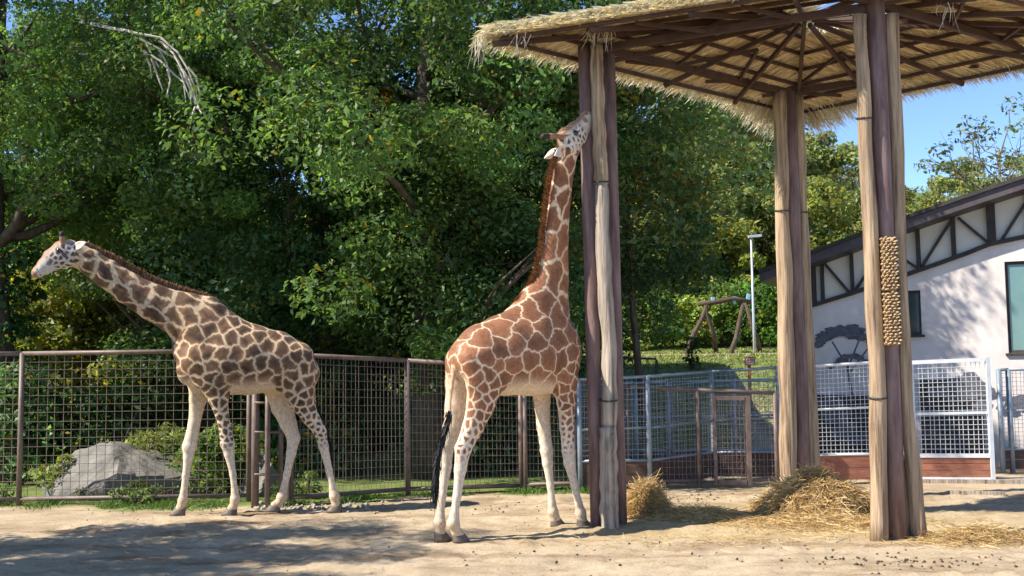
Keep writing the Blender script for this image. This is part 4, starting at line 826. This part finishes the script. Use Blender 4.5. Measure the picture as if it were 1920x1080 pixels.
def leg(fr, tag_, top_lat, foot_px, rows, k=.09):
    """rows: (px, py, radius, width factor) from the top down; ends at the hoof"""
    ft = fr.foot(*foot_px); ft[1] = np.clip(ft[1], *( (.1, .3) if top_lat > 0 else (-.3, -.1))); n = len(rows); out = []
    ytop, ybot = rows[0][1], rows[-1][1]
    for px, py, rr, wf in rows:
        t_ = (py-ytop)/(ybot-ytop); out.append((fr.S(px, py, top_lat+(ft[1]-top_lat)*t_), rr, rr*wf))
    q = fr.S(*foot_px, ft[1]); q[2] = .06
    out.append((np.array([q[0], q[1], .1]), .062, .058)); return chain(tag_, out, k), q
def hair_tuft(root, name, pts, n, ln, w, cols, m, spread=.02):
    pts = np.array(pts); k = len(pts); t_ = rng.random(n)*(k-1); i = np.minimum(t_.astype(int), k-2); fr_ = (t_-i)[:, None]; P = pts[i]*(1-fr_)+pts[i+1]*fr_+rng.normal(size=(n, 3))*spread
    d = unit(pts[i+1]-pts[i]); D = (d+rng.normal(size=(n, 3))*.12)*(ln*(.6+.7*rng.random(n)))[:, None]; v, f, c = blades(P, D, w, cols, .3); return stuff(mk(name, v, f, m, root, col=c))
def mane(root, line, outs, n, h, base):
    line = np.array(line); outs = np.array(outs); k = len(line); t_ = rng.random(n)*(k-1); i = np.minimum(t_.astype(int), k-2); fr_ = (t_-i)[:, None]
    P = line[i]*(1-fr_)+line[i+1]*fr_; o = unit(outs[i]*(1-fr_)+outs[i+1]*fr_); d = unit(line[i+1]-line[i])
    P = P+np.array([0, 1., 0])*(rng.normal(size=(n, 1))*.012)-o*.03; D = (o+d*-.25+rng.normal(size=(n, 3))*.16)*(h*(.75+.4*rng.random(n))+.03)[:, None]
    v, f, c = blades(P, D, .011, np.array(base)*(.6+.8*rng.random((n, 1))), .5); stuff(mk('mane', v, f, 'mane', root, col=c))
def hoof(root, q, yaw, ln=.11, wd=.075):
    n = 16; a = np.linspace(0, 2*math.pi, n+1)[:-1]; vv = []
    for zz, k, off in ((0.0, 1.0, .035), (.035, .97, .03), (.085, .74, .005), (.115, .6, -.01)):
        x = (np.cos(a)*ln*k)+off; y = np.sin(a)*wd*k*(1-.18*np.cos(a)); y = np.where((np.cos(a) > .9), y*.6, y)
        vv.append(np.stack([q[0]+x*math.cos(yaw)-y*math.sin(yaw), q[1]+x*math.sin(yaw)+y*math.cos(yaw), np.full(n, zz)], 1))
    f = [(i*n+j, i*n+(j+1) % n, (i+1)*n+(j+1) % n, (i+1)*n+j) for i in range(3) for j in range(n)]+[tuple(range(n))[::-1], tuple(3*n+j for j in range(n))]
    mk('hoof', np.concatenate(vv), f, 'hoof', root, True)
def ear(root, p, d, ln=.19, wd=.055, nrm=(1, 0, 0)):
    p = np.array(p, float); d = unit(np.array(d, float)); s_ = unit(np.cross(d, np.array(nrm, float))); nn = np.cross(s_, d); rows = []
    for t_ in np.linspace(0, 1, 9):
        w = wd*math.sin(math.pi*min(1, .16+.84*t_)**.8)+.004
        for a in np.linspace(0, 2*math.pi, 11)[:-1]: rows.append(p+d*ln*t_+s_*w*math.cos(a)+nn*(.012*math.sin(a)+.5*w*abs(math.cos(a))**2))
    f = [(i*10+j, i*10+(j+1) % 10, (i+1)*10+(j+1) % 10, (i+1)*10+j) for i in range(8) for j in range(10)]+[tuple(80+j for j in range(10))]
    mk('ear', rows, f, 'ear', root, True)
def eyeball(root, p, r_=.028):
    u = np.linspace(0, 2*math.pi, 15)[:-1]; w = np.linspace(-1.4, 1.4, 9); vv = [np.array(p)+r_*np.array([math.cos(a)*math.cos(b), math.sin(a)*math.cos(b), math.sin(b)]) for b in w for a in u]
    f = [(i*14+j, i*14+(j+1) % 14, (i+1)*14+(j+1) % 14, (i+1)*14+j) for i in range(8) for j in range(14)]+[tuple(range(14))[::-1], tuple(112+j for j in range(14))]
    mk('eye', vv, f, 'eye', root, True)

# walking giraffe on the left
fl = Frame([(516, 962), (630, 961)], [(338, 967), (434, 965)], math.pi+math.radians(16)); S = fl.S
def ch(tag_, rows, k=.06): return chain(tag_, [(S(px, py, lat), h, w) for px, py, lat, h, w in rows], k)
LC = [ch('torso', [(352, 668, 0, .27, .17), (385, 648, 0, .60, .30), (425, 668, 0, .55, .38), (470, 674, 0, .49, .40), (515, 678, 0, .43, .37), (548, 688, 0, .37, .32), (566, 702, 0, .27, .24)], .08),
      ch('neck', [(380, 606, 0, .40, .21), (345, 592, 0, .33, .185), (288, 567, 0, .25, .15), (240, 540, 0, .215, .13), (200, 512, 0, .192, .115), (168, 490, 0, .172, .105), (145, 477, 0, .165, .10)], .10),
      ch('head', [(136, 471, 0, .165, .105), (118, 476, 0, .175, .115), (99, 487, 0, .145, .09), (84, 500, 0, .105, .07), (71, 510, 0, .075, .062), (67, 513, 0, .06, .056)], .05)]
for sg in (1, -1): LC.append(ch('horn', [(120, 463, sg*.055, .035, .035), (117, 448, sg*.07, .032, .032), (116, 438, sg*.075, .04, .04)], .03))
feetL = []
def lleg(*a, **k):
    c, q = leg(fl, *a, **k); LC.append(c); feetL.append(q)
lleg('fore', .2, (434, 966), [(392, 665, .27, .42), (400, 715, .2, .5), (410, 750, .125, .75), (420, 793, .078, .95), (427, 832, .096, .9), (430, 852, .066, .95), (437, 890, .044, .95), (440, 920, .046, .95), (441, 936, .066, .95), (438, 950, .052, 1)])
lleg('fore', -.2, (337, 967), [(372, 665, .24, .42), (375, 715, .17, .55), (371, 750, .115, .75), (364, 795, .08, .95), (355, 838, .096, .9), (353, 858, .066, .95), (348, 893, .046, .95), (345, 922, .048, .95), (343, 938, .066, .95), (339, 952, .052, 1)])
lleg('hind', .19, (631, 961), [(545, 668, .30, .5), (553, 712, .25, .52), (566, 752, .17, .65), (582, 782, .115, .8), (600, 808, .09, .8), (607, 838, .066, .9), (617, 882, .048, .95), (624, 915, .05, .95), (627, 930, .072, .95), (629, 945, .052, 1)])
lleg('hind', -.19, (515, 962), [(530, 690, .27, .5), (524, 730, .21, .55), (530, 765, .155, .65), (541, 795, .115, .8), (551, 821, .092, .8), (546, 850, .068, .9), (538, 890, .048, .95), (532, 917, .05, .95), (529, 931, .072, .95), (522, 946, .052, 1)])
LC.append(ch('tail', [(568, 660, 0, .05, .05), (582, 690, .0, .032, .032), (588, 730, .02, .022, .022), (592, 762, .03, .018, .018)], .03))
STY_L = dict(body=.182, neck=.205, line=.0145, p1=(.38, .21, .11), p2=(.22, .125, .07), core=(.24, .23, .24), cream=(.7, .52, .33), white=(.72, .6, .46), fade0=.82, fade1=1.05)
DK = (.06, .042, .035)
STY_L['marks'] = [m_ for sg in (1, -1) for m_ in [(S(111, 471, sg*.09), .06, DK), (S(121, 478, sg*.1), .05, (.16, .11, .09)), (S(70, 505, sg*.05), .022, DK), (S(92, 493, sg*.08), .045, (.25, .2, .18)), (S(76, 516, sg*.05), .018, DK), (S(82, 513, sg*.06), .018, DK), (S(100, 510, sg*.07), .035, (.3, .24, .21)), (S(112, 507, sg*.08), .035, (.2, .15, .13))]]
gl, (hp_, hx_, hup_), _ = giraffe('giraffe', 'dark patched giraffe walking along the mesh fence with its neck stretched forward', fl, LC, STY_L, 21)
for q in feetL: hoof(gl, q, 0)
mane(gl, [S(152, 457), S(210, 483), S(260, 512), S(300, 531), S(340, 545), S(378, 555), S(396, 565)], [(-.45, 0, .9)]*7, 2400, .048, (.2, .1, .05))
hair_tuft(gl, 'tail_tuft', [S(590, 755, .03), S(598, 785, .03), S(608, 812, .03), S(614, 835, .03)], 500, .2, .01, np.full((500, 3), .012), 'mane', .018)
for sg in (1, -1):
    p = S(143, 464, sg*.09); ear(gl, p, (-.75, sg*.55, .35), .18, .05, (.25, sg*1.0, .2)); eyeball(gl, S(111, 470, sg*.088), .036)

# stretching giraffe beside the pillar
fr_ = Frame([(825, 1015), (860, 1018)], [(1042, 988), (1092, 990)]); S2 = fr_.S
def lc(tag_, rows, k=.06): return chain(tag_, [((s, lat, z), h, w) for s, z, lat, h, w in rows], k)
def ch2(tag_, rows, k=.06): return chain(tag_, [(S2(px, py, lat), h, w) for px, py, lat, h, w in rows], k)
HL = -.33
RC = [lc('torso', [(-.60, 2.08, 0, .26, .22), (-.42, 2.10, 0, .38, .31), (-.1, 2.12, 0, .48, .38), (.28, 2.15, 0, .52, .40), (.58, 2.18, 0, .53, .33), (.80, 2.14, 0, .40, .24)], .08),
      ch2('neck', [(1008, 610, 0, .46, .23), (1022, 570, 0, .36, .19), (1036, 525, -.03, .235, .14), (1042, 450, -.1, .172, .115), (1050, 370, -.2, .15, .102), (1058, 315, -.28, .14, .098), (1064, 285, -.31, .145, .10)], .10),
      ch2('head', [(1062, 273, HL, .15, .10), (1068, 263, HL, .175, .115), (1083, 249, HL, .15, .092), (1094, 234, HL, .11, .07), (1101, 221, HL, .092, .07), (1103, 217, HL, .078, .066)], .05)]
for sg in (1, -1): RC.append(ch2('horn', [(1055, 256, HL+sg*.055, .036, .036), (1035, 255, HL+sg*.068, .034, .034), (1019, 256, HL+sg*.073, .044, .044)], .03))
feetR = []
def rleg(*a, **k):
    c, q = leg(fr_, *a, **k); RC.append(c); feetR.append(q)
rleg('hind', -.19, (861, 1018), [(905, 668, .29, .5), (910, 715, .25, .55), (901, 760, .175, .68), (886, 803, .125, .8), (868, 842, .098, .8), (863, 880, .07, .9), (857, 930, .048, .95), (852, 965, .05, .95), (850, 981, .072, .95), (855, 998, .052, 1)])
rleg('hind', .19, (826, 1015), [(872, 680, .27, .5), (866, 725, .22, .55), (857, 765, .16, .65), (848, 803, .115, .8), (837, 838, .09, .8), (836, 875, .068, .9), (829, 930, .048, .95), (825, 965, .05, .95), (824, 981, .072, .95), (824, 998, .052, 1)])
rleg('fore', -.19, (1092, 990), [(1052, 668, .26, .45), (1060, 715, .18, .55), (1062, 755, .125, .75), (1063, 800, .09, .95), (1066, 845, .084, .9), (1068, 868, .072, .95), (1077, 910, .046, .95), (1085, 945, .048, .95), (1089, 962, .066, .95), (1091, 976, .052, 1)])
rleg('fore', .19, (1043, 988), [(1012, 668, .24, .45), (1014, 715, .16, .55), (1016, 755, .11, .75), (1019, 800, .085, .95), (1025, 845, .082, .9), (1027, 868, .066, .95), (1032, 910, .045, .95), (1035, 943, .048, .95), (1037, 960, .066, .95), (1040, 974, .052, 1)])
RC.append(ch2('tail', [(866, 650, 0, .055, .05), (852, 690, 0, .034, .034), (846, 730, .0, .024, .024), (843, 775, 0, .018, .018)], .03))
STY_R = dict(body=.25, neck=.235, line=.0095, p1=(.44, .2, .1), p2=(.3, .13, .063), core=(.7, .64, .6), cream=(.78, .59, .4), white=(.74, .63, .5), fade0=.82, fade1=1.05)
STY_R['marks'] = [m_ for sg in (1, -1) for m_ in [(S2(1078, 250, HL+sg*.09), .06, DK), (S2(1100, 214, HL+sg*.05), .022, DK), (S2(1097, 226, HL+sg*.06), .05, (.3, .22, .18)), (S2(1107, 226, HL+sg*.05), .02, DK), (S2(1104, 234, HL+sg*.05), .02, DK)]]
gr, _, _ = giraffe('giraffe', 'orange brown patched giraffe stretching its head up to the log pillar', fr_, RC, STY_R, 33)
for q in feetR: hoof(gr, q, 0)
mane(gr, [S2(1046, 283, -.31), S2(1032, 320, -.27), S2(1024, 370, -.2), S2(1019, 420, -.13), S2(1015, 460, -.09), S2(1004, 510, -.04), S2(988, 545), S2(968, 566)], [(-1, 0, .25)]*8, 2600, .034, (.24, .1, .04))
hair_tuft(gr, 'tail_tuft', [S2(844, 770), S2(836, 805), S2(824, 845), S2(818, 890), S2(817, 925)], 700, .17, .01, np.full((700, 3), .012), 'mane', .013)
for sg in (1, -1):
    ear(gr, S2(1050, 283, HL+sg*.09), (-.8, sg*.5, -.45), .22, .06, (.2, sg*1.0, 0)); eyeball(gr, S2(1078, 250, HL+sg*.09), .034)
